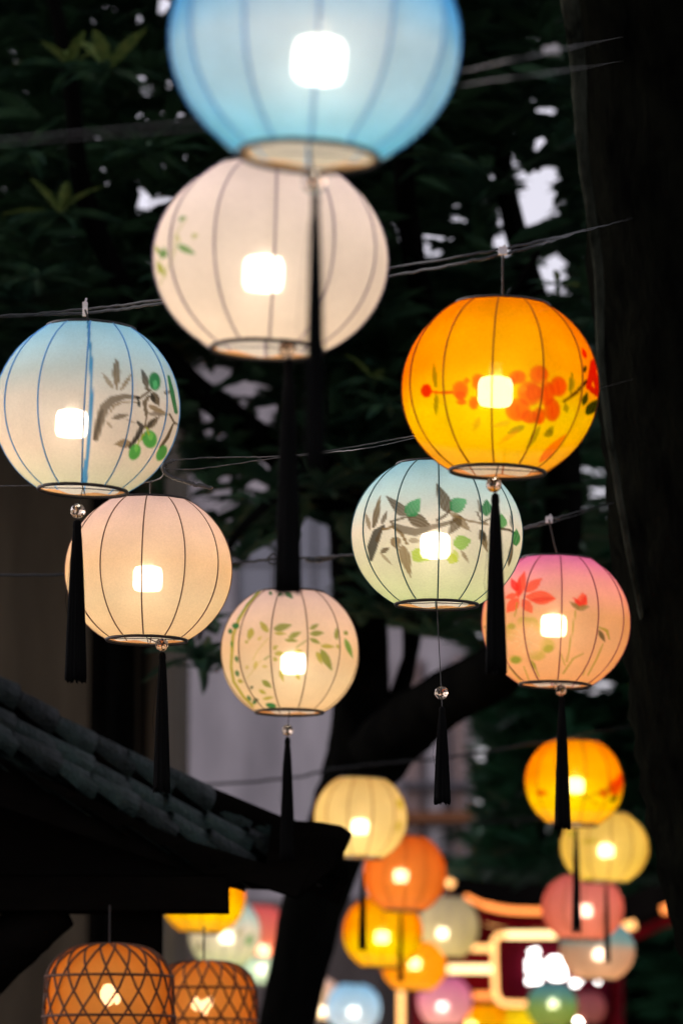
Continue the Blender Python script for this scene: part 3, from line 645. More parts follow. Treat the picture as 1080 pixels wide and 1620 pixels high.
    # folded hem inside the mouth and its wire cross
    if detail >= 1:
        n = 72; v = []; f = []
        for k in range(n):
            a = 2 * math.pi * k / n; wv = .5 + .5 * math.sin(6 * a + cx); 
            v += [(rr * .985 * math.cos(a), rr * .985 * math.sin(a), zb + .002), (rr * (.95 - .06 * wv) * math.cos(a), rr * (.95 - .06 * wv) * math.sin(a), zb + .003 + .005 * wv)]
        f = [(2 * k, 2 * ((k + 1) % n), 2 * ((k + 1) % n) + 1, 2 * k + 1) for k in range(n)]
        link('hem', mesh('hem', v, f), M['hem'], root, True)
        MB().tube([(-rr, 0, zb + .001), (0, 0, zb + .004), (rr, 0, zb + .001)], .0011, 5).build('cross_wire', M['wire'], root)
        MB().tube([(0, -rr, zb + .003), (0, 0, zb + .007), (0, rr, zb + .003)], .0011, 5).build('cross_wire', M['wire'], root)
    # bulb with its socket and flex
    bp = at(*(bulb or (cx, cyy + .06 * w)), d) - pos
    bl = inv @ bp; bl = Vector((bl.x, 0, bl.z))
    br = .0355 * D / .4; bh = .030 * D / .4
    sh = MB().lathe([(br * .45, -bh), (br * .86, -bh * .93), (br, -bh * .6), (br, bh * .55), (br * .88, bh * .9), (br * .6, bh)], 14 if detail == 2 else 8, True)
    o = sh.build('bulb', M[glow or ('bulb' if detail == 2 else 'bulb_small')], root, True); o.location = bl
    MB().tube([(0, 0, bh + .001), (0, 0, bh + .03)], .014, 10).build('socket', M['clip'], o)
    topz = -zb + (.03 if hang is None else 0)
    fl = MB().tube([(bl.x, 0, bl.z + bh + .03), (bl.x * .6, 0, -zb * .6), (0, 0, -zb + .02)], .0025, 6).build('flex', M['wire'], root, True)
    MB().tube([(-rr, 0, -zb + .001), (0, 0, -zb + .012), (rr, 0, -zb + .001)], .0018, 5).build('hanger_wire', M['wire'], root)
    if hang is not None:
        hp = at(*hang, d); q = inv @ (hp - pos)
        MB().tube([(0, 0, -zb + .010), q * .5 + Vector((0, 0, -zb * .5)), q], .0022, 6).build('cord', M['wire'], root)
    # bead and tassel on a cord below the mouth
    if bead:
        q = inv @ (at(*bead, d) - pos); q.y = 0
        s0 = Vector((0, 0, zb + .005))
        tq = None
        if tas:
            tq = inv @ (at(tas[0], tas[1], d) - pos); tq.y = 0
        MB().tube([s0, q, tq if tq else q + Vector((0, 0, -.03))], .0012, 5).build('tassel_cord', M['wire'], root)
        b = bmesh.new(); bmesh.ops.create_icosphere(b, subdivisions=2, radius=.0165); bm = bpy.data.meshes.new('bead'); b.to_mesh(bm); b.free()
        o = link('bead', bm, M['bead'], root); o.location = q
    if tas:
        tq = inv @ (at(tas[0], tas[1], d) - pos); tq.y = 0
        ln = (tas[2] - tas[1]) * d / FPX / cosE
        o = link('tassel', tassel_mesh(ln, tas[3] * d / FPX / 2, int(cx)), M['tassel'], root, True); o.location = tq
        o.rotation_euler = (0, R(-tilt), 0)
        th_ = MB().tube([(0, 0, 0), (-.012, -.003, -ln * .2), (-.02 - .1 * tas[3] / 1000, -.004, -ln * .5), (-.008, -.002, -ln * .8)], .0005, 4); 
        if detail == 2: th_.build('stray_thread', M['tassel'], o)
        if not bead: MB().tube([(0, 0, zb + .005), tq], .0012, 5).build('tassel_cord', M['wire'], root)
    return root
# dyed cloth colours: the tone the lit cloth shows, with the lamp's own warm colour taken out
def dye(r, g, b):
    c = srgb(r, g, b); return tuple(min(.985, max(.002, x / k)) for x, k in zip(c, (1.0, .80, .655)))
PEACH = [(0, dye(240, 190, 135)), (.25, dye(244, 202, 152)), (.5, dye(241, 194, 148)), (.8, dye(234, 188, 158)), (1, dye(230, 186, 166))]
WHITE = [(0, dye(240, 208, 178)), (.5, dye(238, 212, 189)), (1, dye(227, 203, 192))]
SKYCREAM = [(0, dye(212, 208, 158)), (.2, dye(230, 208, 165)), (.5, dye(214, 197, 168)), (.66, dye(186, 188, 172)), (.85, dye(160, 186, 186)), (1, dye(138, 180, 198))]
MINT = [(0, dye(205, 206, 140)), (.2, dye(222, 210, 155)), (.5, dye(224, 204, 168)), (.75, dye(186, 198, 188)), (1, dye(150, 186, 198))]
BLUE = [(0, dye(178, 206, 220)), (.18, dye(198, 209, 217)), (.42, dye(208, 212, 215)), (.6, dye(180, 202, 216)), (1, dye(135, 190, 215))]  # paler band below the middle puts the bulb's glow into the colour
ORANGE = [(0, dye(255, 182, 8)), (.3, dye(255, 198, 8)), (.55, dye(255, 174, 8)), (.8, dye(255, 164, 12)), (1, dye(250, 158, 36))]
PINK = [(0, dye(238, 150, 80)), (.3, dye(243, 162, 98)), (.5, dye(240, 164, 106)), (.8, dye(238, 142, 120)), (1, dye(226, 112, 136))]
def lit_gain(st, fix):
    """colour gain along the height, painted in where the lamp light falls short"""
    out = []
    for h, c in st:
        k = [np.interp(h, [f[0] for f in fix], [f[1][i] for f in fix]) / 1.08 for i in range(3)]
        out.append((h, tuple(float(min(.99, max(.002, c[i] * k[i]))) for i in range(3))))
    return out
PEACH = lit_gain(PEACH, [(.15, (1.0, 1.04, 1.12)), (.6, (1.12, 1.07, .96)), (.9, (1.2, 1.25, 1.32))])
WHITE = lit_gain(WHITE, [(.1, (1.0, .97, .94)), (.5, (1.02, .96, .90)), (.9, (1.28, 1.19, 1.10))])
SKYCREAM = lit_gain(SKYCREAM, [(.15, (1.08, .90, 1.0)), (.6, (1.2, 1.05, 1.04)), (.75, (1.19, 1.12, 1.1)), (.92, (1.75, 1.45, 1.35))])
MINT = lit_gain(MINT, [(.15, (1.10, 1.0, 1.12)), (.5, (1.26, 1.13, 1.20)), (.85, (1.36, 1.22, 1.08))])
ORANGE = lit_gain(ORANGE, [(.15, (1.05, 1.3, 1)), (.6, (1.07, 1.14, 1)), (.9, (1.12, 1.5, 1.2))])
PINK = lit_gain(PINK, [(.15, (1.1, 1.4, 1.9)), (.5, (1.02, 1.15, 1.14)), (.9, (1.22, 1.5, 1.8))])
BLUE = lit_gain(BLUE, [(0, (1.22, 1.12, 1.0)), (1, (1.26, 1.10, .97))])
def G(*a): return srgb(*a)
# brushwork -------------------------------------------------------
GR1, GR2, OL, DG_ = (.06, .26, .015), (.008, .19, .045), (.36, .42, .02), (.004, .08, .02)
BR, BR2, BK = (.09, .052, .012), (.22, .135, .040), (.010, .008, .004)
def paint_white(c):
    c.o(220, 0, 2)
    for (a, b, e, f_, w, k) in ((120, 775, 180, 805, 11, GR1), (125, 698, 150, 682, 6, GR1), (165, 750, 188, 742, 6, OL), (78, 820, 62, 785, 8, GR1), (88, 815, 76, 778, 6, GR1), (68, 870, 58, 820, 6, OL), (85, 880, 66, 828, 5, OL), (112, 800, 104, 790, 4, OL), (128, 770, 118, 735, 3, OL), (60, 800, 52, 776, 5, OL)):
        c.leaf(a, b, e, f_, w, k, .8)
    c.line([(150, 690), (118, 740), (112, 800), (66, 900)], 2, OL, .35)
def paint_lb(c):
    c.o(130, 520, 6.353)
    c.line([(60, -80), (90, 300), (95, 700), (85, 1000), (60, 1250), (35, 1400), (20, 1600)], [10, 15, 17, 18, 16, 26, 34], (.03, .24, .50), .92)
    c.leaf(348, 620, 345, 290, 40, BR2, .85, 1.1, BR); c.leaf(320, 610, 200, 440, 22, BR2, .6); c.leaf(385, 625, 510, 440, 20, BR2, .75)
    c.line([(560, 690), (430, 680), (300, 720), (220, 800), (180, 930), (140, 1100)], [14, 26, 40, 46, 44, 30], BR, .7, 2.5)
    c.line([(560, 745), (420, 735), (330, 770), (270, 860)], [5, 8, 12, 4], BR2, .7); c.line([(200, 820), (165, 950), (125, 1105)], [10, 26, 14], BK, .45, 3)
    c.leaf(300, 900, 480, 860, 26, BR, .75); c.leaf(300, 1000, 240, 920, 16, BR2, .5); c.leaf(320, 1160, 500, 1150, 44, BR2, .85, 1.3); c.leaf(540, 950, 420, 900, 10, BR2, .3)
    c.line([(640, 600), (690, 620), (600, 680), (560, 720)], [10, 12, 12, 8], BR, .85); c.leaf(660, 600, 600, 400, 32, BR, .85, .8, BK)
    c.line([(670, 680), (630, 740), (640, 820), (650, 900), (620, 1000), (520, 1150)], [16, 22, 18, 10, 8, 8], BR, .8); c.leaf(700, 640, 780, 780, 42, BR, .9, .7); c.leaf(690, 650, 740, 760, 22, BK, .7, .7)
    c.leaf(660, 770, 870, 870, 26, BR2, .8); c.leaf(650, 850, 860, 870, 18, BR, .6); c.leaf(640, 1010, 780, 880, 36, BR, .85); c.leaf(655, 1000, 730, 900, 18, BK, .5)
    c.line([(560, 940), (600, 980), (560, 1080), (480, 1190)], [14, 22, 26, 18], BK, .85, 2); c.leaf(600, 1120, 630, 1040, 20, BR, .8)
    c.blob(730, 530, 58, 90, GR2, .92, -.1); c.blob(735, 560, 24, 44, (.12, .55, .20), .5); c.blob(680, 1110, 72, 90, (.05, .36, .04), .92, -.2); c.blob(690, 1080, 30, 40, (.2, .6, .1), .5); c.blob(530, 1240, 56, 82, (.05, .36, .04), .92, .4); c.blob(545, 1200, 20, 40, (.2, .6, .1), .5)
    c.line([(620, 1060), (560, 1160)], 8, OL, .8); c.line([(650, 1000), (670, 1060)], 8, OL, .8)
    c.line([(870, 480), (905, 640), (945, 840)], [12, 22, 18], GR2, .85); c.leaf(820, 650, 890, 630, 18, BR, .7); c.line([(880, 860), (930, 950), (960, 960)], 9, BR, .8); c.line([(915, 960), (860, 1090), (790, 1190)], [8, 18, 14], BR, .85); c.blob(800, 1250, 46, 82, (.06, .34, .05), .9, .45); c.line([(560, 690), (575, 770)], 14, BK, .85)
def paint_orange(c):
    c.o(600, 430, 2.7); P1 = (.90, .13, .01); P2 = (.86, .085, .012); GO = (.30, .28, .02)
    c.blob(200, 508, 22, 28, (.80, .03, .01), .9); c.leaf(240, 500, 232, 390, 9, GO, .55); c.leaf(242, 520, 240, 620, 9, GO, .55); c.line([(215, 510), (250, 516), (310, 514)], 5, P2, .6); c.leaf(250, 515, 325, 515, 7, P1, .6)
    for (x, y, a, b) in ((345, 505, 34, 38), (420, 470, 26, 34), (402, 560, 20, 28), (350, 556, 20, 14), (372, 465, 10, 14), (440, 520, 26, 26), (345, 530, 22, 18)): c.blob(x, y, a, b, P2, .6); c.blob(x + 2, y + 3, a * .7, b * .7, (.96, .17, .012), .5, 0, .5)
    for (x, y, a, b) in ((590, 450, 36, 28), (680, 440, 40, 40), (762, 490, 36, 42), (640, 520, 50, 52), (712, 520, 34, 50), (590, 590, 52, 48), (640, 620, 34, 28), (736, 590, 34, 48), (680, 615, 26, 36), (560, 470, 18, 20), (655, 515, 30, 34)): c.blob(x, y, a, b, P2, .62); c.blob(x + 3, y + 4, a * .72, b * .72, (.96, .17, .012), .5, 0, .5); c.leaf(x + a * .1, y + b * .8, x - a * .1, y - b * .7, 4, P2, .45)
    for (x, y) in ((690, 560), (610, 500), (700, 470)): c.blob(x, y, 16, 14, (1, .40, .02), .4)
    c.leaf(620, 660, 545, 690, 13, GO, .7); c.leaf(740, 680, 700, 700, 16, GO, .7); c.leaf(740, 660, 720, 690, 10, GO, .5); c.leaf(685, 660, 625, 760, 14, GO, .45); c.leaf(560, 640, 480, 660, 10, (.6, .4, .02), .4); c.leaf(430, 620, 400, 680, 12, (.7, .4, .02), .4); c.leaf(600, 670, 500, 740, 10, (.8, .4, .02), .4)
    c.leaf(815, 520, 822, 430, 10, GO, .8); c.line([(785, 555), (840, 515), (885, 465)], [4, 6, 5], (.08, .02, .01), .9); c.leaf(800, 600, 790, 560, 12, GO, .5)
    c.leaf(880, 370, 866, 325, 9, P2, .9); c.line([(915, 390), (905, 440), (890, 490), (930, 520)], [16, 14, 10, 14], (.80, .05, .01), .85); c.line([(910, 420), (935, 500)], [10, 14], (.80, .05, .01), .8); c.leaf(868, 570, 886, 515, 12, (.05, .14, .02), .85); c.leaf(880, 610, 935, 545, 20, (.03, .16, .03), .9); c.leaf(870, 430, 882, 400, 8, (.05, .1, .02), .8)
    c.leaf(680, 815, 800, 690, 18, (.95, .22, .01), .5)
def paint_mint(c):
    c.o(540, 710, 3.6)
    c.leaf(180, 455, 222, 260, 18, BR, .9, .7, BR2); c.leaf(165, 465, 135, 360, 12, BR2, .7); c.leaf(228, 430, 262, 350, 12, BR, .8); c.line([(240, 440), (200, 480), (175, 560), (168, 630)], [8, 24, 28, 10], BK, .85, 2); c.line([(235, 440), (205, 520)], [4, 14], BR, .6)
    c.leaf(220, 590, 275, 565, 14, BR, .85); c.leaf(218, 590, 290, 665, 8, BR2, .5); c.leaf(300, 500, 318, 575, 30, BR2, .85, .7)
    c.line([(235, 460), (290, 445), (340, 480), (372, 540)], [6, 8, 9, 7], BR2, .9); c.line([(290, 430), (350, 460), (420, 475), (500, 450), (600, 425), (660, 400)], [10, 22, 22, 16, 12, 6], BR, .7, 2)
    c.line([(280, 415), (365, 390), (420, 380)], 6, BR, .8); c.leaf(368, 378, 250, 265, 30, BR, .85, .55); c.leaf(375, 385, 505, 435, 38, BR, .92, .8); c.leaf(375, 385, 445, 280, 42, GR2, .95, .7, (.08, .45, .16)); 
    c.leaf(612, 360, 540, 195, 36, BR, .9, .6); c.line([(540, 410), (590, 380), (620, 350)], 7, BR, .85); c.leaf(615, 345, 715, 290, 44, GR2, .92, .8, (.10, .48, .18)); c.leaf(620, 360, 735, 470, 26, BR2, .75); c.leaf(680, 380, 610, 490, 30, BR, .8); c.line([(640, 380), (720, 410), (830, 430)], 6, BR2, .7)
    c.leaf(400, 590, 500, 635, 40, (.40, .58, .02), .85, .6); c.leaf(635, 545, 740, 520, 42, (.25, .50, .05), .9); c.leaf(600, 615, 665, 640, 30, (.55, .65, .05), .85); c.leaf(640, 575, 655, 650, 20, (.5, .62, .05), .7); c.leaf(340, 550, 395, 735, 30, BR2, .8, .6); c.leaf(680, 580, 725, 650, 10, BR2, .7); c.leaf(380, 520, 450, 525, 16, BR2, .5)
    c.leaf(790, 460, 830, 590, 22, BR, .9, .6, BR2); c.leaf(800, 470, 815, 530, 12, BK, .7); c.leaf(825, 385, 825, 285, 30, GR2, .93); c.leaf(795, 370, 775, 290, 10, BR, .7); c.leaf(900, 455, 910, 370, 38, (.06, .34, .06), .9); c.line([(840, 400), (800, 420), (770, 360)], 5, BR, .8); c.line([(910, 455), (950, 460), (985, 480)], 6, BR, .85); c.leaf(990, 555, 995, 455, 24, (.02, .26, .05), .92); c.leaf(950, 670, 975, 510, 12, BR, .85); c.leaf(965, 450, 968, 350, 8, BK, .6)
def paint_pink(c):
    c.o(740, 850, 3.857); RD, RD2 = (.85, .03, .015), (.95, .10, .03); GO = (.40, .36, .03)
    c.leaf(300, 365, 345, 205, 30, RD2, .9); c.leaf(310, 370, 315, 240, 12, RD, .6); c.leaf(345, 335, 450, 250, 30, RD2, .85, .9); c.leaf(340, 360, 535, 375, 42, RD2, .9, 1.1); c.leaf(380, 385, 530, 372, 14, RD, .5); c.leaf(330, 380, 395, 465, 30, RD2, .8); c.leaf(310, 370, 235, 460, 34, RD2, .85, .9); c.leaf(300, 330, 262, 250, 22, RD, .9); c.leaf(300, 350, 220, 370, 18, RD2, .8)
    c.line([(300, 400), (285, 480)], 4, GO, .7)
    c.leaf(690, 430, 700, 335, 34, RD2, .9, .7); c.leaf(690, 425, 640, 365, 14, RD, .85); c.leaf(690, 425, 725, 345, 16, RD, .7); c.leaf(680, 435, 620, 395, 14, (.20, .16, .03), .85); c.leaf(660, 440, 740, 420, 16, (.25, .22, .05), .8); c.line([(655, 450), (630, 600), (600, 760)], 4, GO, .75)
    for (x, y, a, b) in ((265, 560, 36, 36), (340, 520, 40, 34), (390, 520, 36, 32), (480, 660, 46, 42), (420, 720, 48, 30), (290, 745, 38, 26), (260, 600, 26, 30), (430, 560, 26, 30)): c.blob(x, y, a, b, (.55, .48, .06), .55, 0, .6)
    c.blob(350, 620, 105, 100, (.98, .62, .28), .6, 0, .5); c.blob(490, 680, 30, 22, (.35, .40, .03), .6, -.3, .5); c.blob(290, 748, 28, 20, (.2, .36, .03), .6, 0, .5); c.blob(265, 545, 22, 16, (.4, .42, .04), .5, 0, .6)
    for k in range(11):
        an = k * .571; c.line([(350 + 20 * math.cos(an), 620 + 20 * math.sin(an)), (350 + 95 * math.cos(an), 620 + 90 * math.sin(an))], 1.6, (.85, .75, .4), .5)
    c.leaf(795, 565, 835, 640, 14, (.10, .09, .03), .9); c.line([(800, 550), (845, 570), (860, 620)], [5, 9, 4], GO, .75); c.line([(822, 650), (780, 750), (730, 840)], 4, GO, .65); c.line([(700, 710), (640, 740), (580, 830)], [3, 5, 5], GO, .7); c.line([(560, 700), (590, 780)], 4, GO, .5); c.line([(250, 790), (320, 870)], 5, GO, .6); c.line([(340, 790), (370, 870)], 4, GO, .5); c.line([(400, 770), (430, 850)], 4, GO, .6); c.leaf(380, 750, 415, 810, 12, (.3, .35, .03), .7); c.line([(720, 780), (700, 840)], 3, GO, .5); c.leaf(100, 545, 108, 548, 8, DG_, .8)
def paint_bamboo(c):
    c.o(330, 910, 4.154); L1, L2, L3 = (.19, .27, .008), (.42, .40, .02), (.62, .52, .09)
    c.line([(345, 95), (260, 190), (195, 300), (160, 400), (148, 600), (165, 700), (230, 800), (290, 860)], [6, 9, 10, 10, 9, 9, 9, 8], L2, .75)
    c.line([(330, 100), (250, 195), (190, 290)], 4, GR1, .6)
    for (a, b, e, f_, w, k) in ((500, 100, 556, 155, 18, GR2), (455, 135, 485, 108, 11, GR2), (400, 105, 415, 132, 12, GR2), (425, 355, 550, 325, 24, L1), (430, 380, 510, 385, 12, L2), (525, 410, 610, 372, 18, L1), (500, 425, 590, 432, 13, L1), (390, 375, 335, 300, 20, L2), (285, 345, 262, 430, 22, L2), (255, 430, 240, 450, 10, L2), (665, 355, 725, 320, 14, L1), (665, 385, 760, 378, 18, L1), (665, 415, 735, 450, 14, L1), (735, 465, 830, 470, 14, L2), (735, 485, 812, 630, 26, L1), (712, 500, 742, 585, 16, L2), (840, 425, 842, 340, 15, L1), (895, 415, 945, 545, 17, (.12, .34, .03)), (890, 370, 915, 390, 14, L1), (845, 455, 855, 485, 10, L2), (420, 490, 455, 460, 12, L2), (430, 515, 505, 515, 15, L2), (420, 550, 455, 555, 14, L2), (560, 500, 620, 500, 16, L2), (470, 620, 490, 700, 14, L2), (575, 645, 600, 690, 14, L2), (350, 690, 415, 740, 18, L1), (330, 755, 380, 780, 12, L2), (355, 815, 430, 800, 10, L2), (300, 620, 315, 560, 12, L3), (350, 600, 390, 600, 8, L3), (320, 430, 350, 400, 8, L3), (245, 620, 260, 590, 8, L3), (180, 530, 190, 575, 13, GR2), (182, 625, 195, 670, 14, GR2), (190, 690, 230, 705, 13, L2), (255, 790, 280, 830, 12, GR2), (290, 820, 330, 820, 14, DG_), (150, 430, 156, 480, 8, GR1)):
        c.leaf(a, b, e, f_, w, k, .85)
    c.blob(178, 333, 24, 20, GR2, .92); c.blob(143, 368, 14, 18, GR2, .9); c.blob(410, 856, 34, 17, GR2, .92, .2); c.blob(300, 838, 14, 10, GR2, .9); c.blob(80, 460, 8, 10, DG_, .9); c.blob(283, 738, 8, 12, DG_, .9)
    c.line([(395, 410), (320, 500), (290, 560)], 3, L3, .5); c.line([(640, 430), (575, 475)], 4, L1, .7); c.line([(400, 530), (365, 555)], 4, L1, .7); c.line([(345, 560), (250, 680)], 3, L3, .4)
def paint_small_orange(c):
    c.o(460, 1160, 1080 / 620)
    for (x, y, a, b) in ((890, 150, 16, 20), (860, 165, 12, 12), (905, 130, 8, 16), (690, 165, 14, 8)): c.blob(x, y, a, b, (.80, .06, .01), .6, 0, .6)
    c.leaf(880, 190, 900, 170, 6, (.05, .10, .02), .8); c.line([(800, 180), (860, 160), (890, 150)], 2, (.3, .08, .01), .6); c.line([(790, 160), (850, 200)], 2, (.4, .12, .01), .5)
def paint_beige(c):
    c.o(460, 1160, 1080 / 620); c.leaf(296, 180, 304, 215, 9, (.55, .42, .02), .8); c.leaf(300, 240, 290, 275, 7, (.6, .45, .04), .7); c.leaf(280, 130, 300, 140, 5, (.4, .5, .05), .7)
def paint_yellow(c):
    c.o(460, 1160, 1080 / 620); c.leaf(800, 300, 850, 296, 8, (.5, .40, .02), .6); c.blob(770, 400, 12, 16, (.55, .5, .03), .6, 0, .6); c.blob(820, 405, 12, 8, (.55, .5, .03), .6, 0, .6); c.leaf(760, 270, 785, 285, 6, (.45, .5, .03), .6)
def paint_greenleaf(c):
    c.o(40, 1380, 1080 / 440); c.leaf(860, 285, 880, 235, 14, (.06, .34, .08), .85); c.leaf(820, 250, 835, 220, 9, OL, .6); c.leaf(670, 310, 680, 265, 9, BR, .7); c.leaf(650, 320, 665, 350, 9, (.06, .34, .06), .7)
LAN = lantern
LAN(270, 727, -148, 244, 'largest pale blue lantern, cut off by the top of the view', BLUE, cloth='silk_blue', rib='rib_blue', phase=R(2), bulb=(505, 97), bead=(497, 295), tas=(499, 312, 738, 34), tilt=3, detail=2)
LAN(243, 613, 250, 552, 'white lantern with green bamboo sprig at its left edge, below the big blue one', WHITE, rib='rib_violet', phase=R(3), bulb=(417, 434), bead=(455, 556), tas=(457, 572, 934, 42), paint=paint_white, detail=2, tilt=2)
LAN(-8, 284, 508, 775, 'blue to cream lantern with brown branch and round green leaves, at the left edge', SKYCREAM, rib='rib_blue', phase=R(2), bulb=(114, 671), bead=(125, 812), tas=(124, 826, 1078, 36), paint=paint_lb, hang=(135, 490), detail=2, tilt=2.5)
LAN(635, 946, 470, 745, 'large bright orange lantern with red blossoms', ORANGE, cloth='silk_deep', rib='rib_brown', phase=R(-6.5), bulb=(783, 620), bead=(780, 770), tas=(782, 784, 1064, 34), paint=paint_orange, hang=(795, 398), detail=2, tilt=2)
LAN(556, 826, 727, 956, 'pale mint lantern with olive branch painting, crystal bead on a long cord', MINT, rib='rib_dark', phase=R(0), bulb=(688, 864), bead=(697, 1100), tas=(698, 1122, 1273, 27), paint=paint_mint, detail=2, tilt=.5)
LAN(103, 367, 784, 1012, 'plain peach lantern at the left, below the blue leaf-painted one', PEACH, rib='rib_tan', phase=R(-2), bulb=(234, 916), bead=(257, 1022), tas=(258, 1034, 1252, 30), hang=(238, 764), detail=2, tilt=1)
LAN(347, 570, 932, 1126, 'peach lantern painted with green bamboo leaves', PEACH, rib='rib_tan', phase=R(15), bulb=(464, 1050), bead=(455, 1157), tas=(455, 1168, 1362, 24), paint=paint_bamboo, hang=(455, 888), detail=2, tilt=.5)
LAN(762, 996, 878, 1083, 'rose pink lantern with red lotus painting', PINK, rib='rib_rose', phase=R(1.5), bulb=(875, 990), bead=(886, 1094), tas=(887, 1104, 1309, 26), paint=paint_pink, hang=(868, 822), detail=2, tilt=1.5)
SMALL_Y = [(0, dye(236, 190, 85)), (1, dye(222, 176, 88))]
CREAM = [(0, dye(244, 200, 120)), (1, dye(236, 190, 122))]
CORAL = [(0, dye(228, 126, 92)), (1, dye(204, 110, 100))]
DORANGE = [(0, dye(236, 132, 44)), (1, dye(222, 108, 36))]
PALEB = [(0, dye(212, 204, 194)), (1, dye(152, 184, 196))]
LAN(828, 987, 1170, 1304, 'small orange lantern with faint red flowers, right of the hanging black tassel', ORANGE, cloth='silk_deep', rib='rib_brown', phase=R(10), bulb=(909, 1243), tas=(910, 1312, 1474, 15), paint=paint_small_orange)
LAN(885, 1026, 1284, 1395, 'yellow lantern tucked under the small orange one', SMALL_Y, rib='rib_brown', phase=R(5), bulb=(958, 1346), tas=(958, 1402, 1522, 11), paint=paint_yellow)
LAN(856, 986, 1384, 1486, 'coral red lantern below the yellow one', CORAL, rib='rib_brown', bulb=(924, 1441))
LAN(884, 1004, 1456, 1549, 'beige lantern with grey blue top, half hidden behind the coral one', [(0, dye(214, 150, 105)), (.5, dye(200, 148, 115)), (.62, dye(130, 150, 140)), (1, dye(110, 145, 150))], rib='rib_violet', bulb=(948, 1510), detail=0)
LAN(495, 646, 1229, 1356, 'cream lantern partly hidden by the roof tip', CREAM, rib='rib_brown', phase=R(14), bulb=(569, 1308), tas=(573, 1382, 1502, 13), paint=paint_beige)
LAN(575, 705, 1322, 1440, 'deep orange lantern directly below the cream one', DORANGE, rib='rib_brown', phase=R(0), bulb=(634, 1386), tas=(633, 1446, 1552, 9))
LAN(542, 668, 1420, 1530, 'orange lantern under the deep orange one, beside the leaning trunk', ORANGE, cloth='silk_deep', rib='rib_brown', bulb=(604, 1483))
LAN(659, 757, 1418, 1514, 'small cream lantern left of the neon gate', [(0, dye(220, 186, 118)), (1, dye(196, 172, 142))], rib='rib_violet', bulb=(699, 1477))
LAN(604, 706, 1490, 1567, 'golden orange lantern beneath the small cream one', [(0, dye(255, 170, 20)), (1, dye(252, 150, 20))], rib='rib_brown', bulb=(656, 1525), detail=0)
LAN(515, 602, 1557, 1632, 'small blue lantern at the bottom edge beside the trunk', PALEB, rib='rib_blue', bulb=(559, 1601), detail=0)
LAN(468, 538, 1548, 1612, 'peach lantern at the bottom edge, cut by the leaning trunk', PEACH, rib='rib_tan', bulb=(508, 1600), detail=0, D=.36)
LAN(660, 746, 1545, 1622, 'mauve pink lantern at the bottom edge, left of the gate panel', [(0, dye(230, 160, 138)), (1, dye(212, 118, 148))], rib='rib_rose', bulb=(699, 1593), detail=0)
LAN(736, 808, 1588, 1652, 'orange lantern at the bottom edge under the gate sign', ORANGE, cloth='silk_deep', rib='rib_brown', bulb=(745, 1622), detail=0, D=.36)
LAN(776, 848, 1596, 1660, 'lemon yellow lantern at the bottom edge under the sign', [(0, dye(255, 214, 20)), (1, dye(255, 214, 20))], rib='rib_brown', bulb=(812, 1640), detail=0, D=.36)
LAN(832, 913, 1555, 1626, 'teal green lantern in front of the lit sign', [(0, dye(150, 150, 60)), (.45, dye(138, 150, 74)), (.7, dye(96, 130, 110)), (1, dye(80, 120, 130))], rib='rib_dark', bulb=(874, 1588), detail=0, D=.36)
LAN(906, 958, 1570, 1618, 'dusky rose lantern at the bottom edge, right of the teal one', [(0, dye(205, 120, 100)), (1, dye(180, 98, 98))], rib='rib_rose', bulb=(915, 1616), detail=0, D=0.26)
LAN(255, 388, 1362, 1475, 'orange lantern peeping out from behind the pavilion beam', ORANGE, cloth='silk_deep', rib='rib_brown', bulb=(330, 1420))
LAN(299, 412, 1422, 1528, 'pale green lantern with leaves, behind the pavilion beam end', MINT, rib='rib_dark', bulb=(358, 1483), paint=paint_greenleaf)
LAN(368, 452, 1432, 1512, 'coral pink lantern beside the leaning trunk, behind the pavilion', [(0, dye(250, 140, 90)), (1, dye(235, 120, 115))], rib='rib_rose', bulb=(417, 1533 - 30), detail=0)
LAN(386, 448, 1506, 1556, 'tiny pale lantern low behind the pavilion, beside the trunk', [(0, dye(215, 215, 175)), (1, dye(190, 200, 170))], rib='rib_dark', bulb=(414, 1533), detail=0, D=0.3)

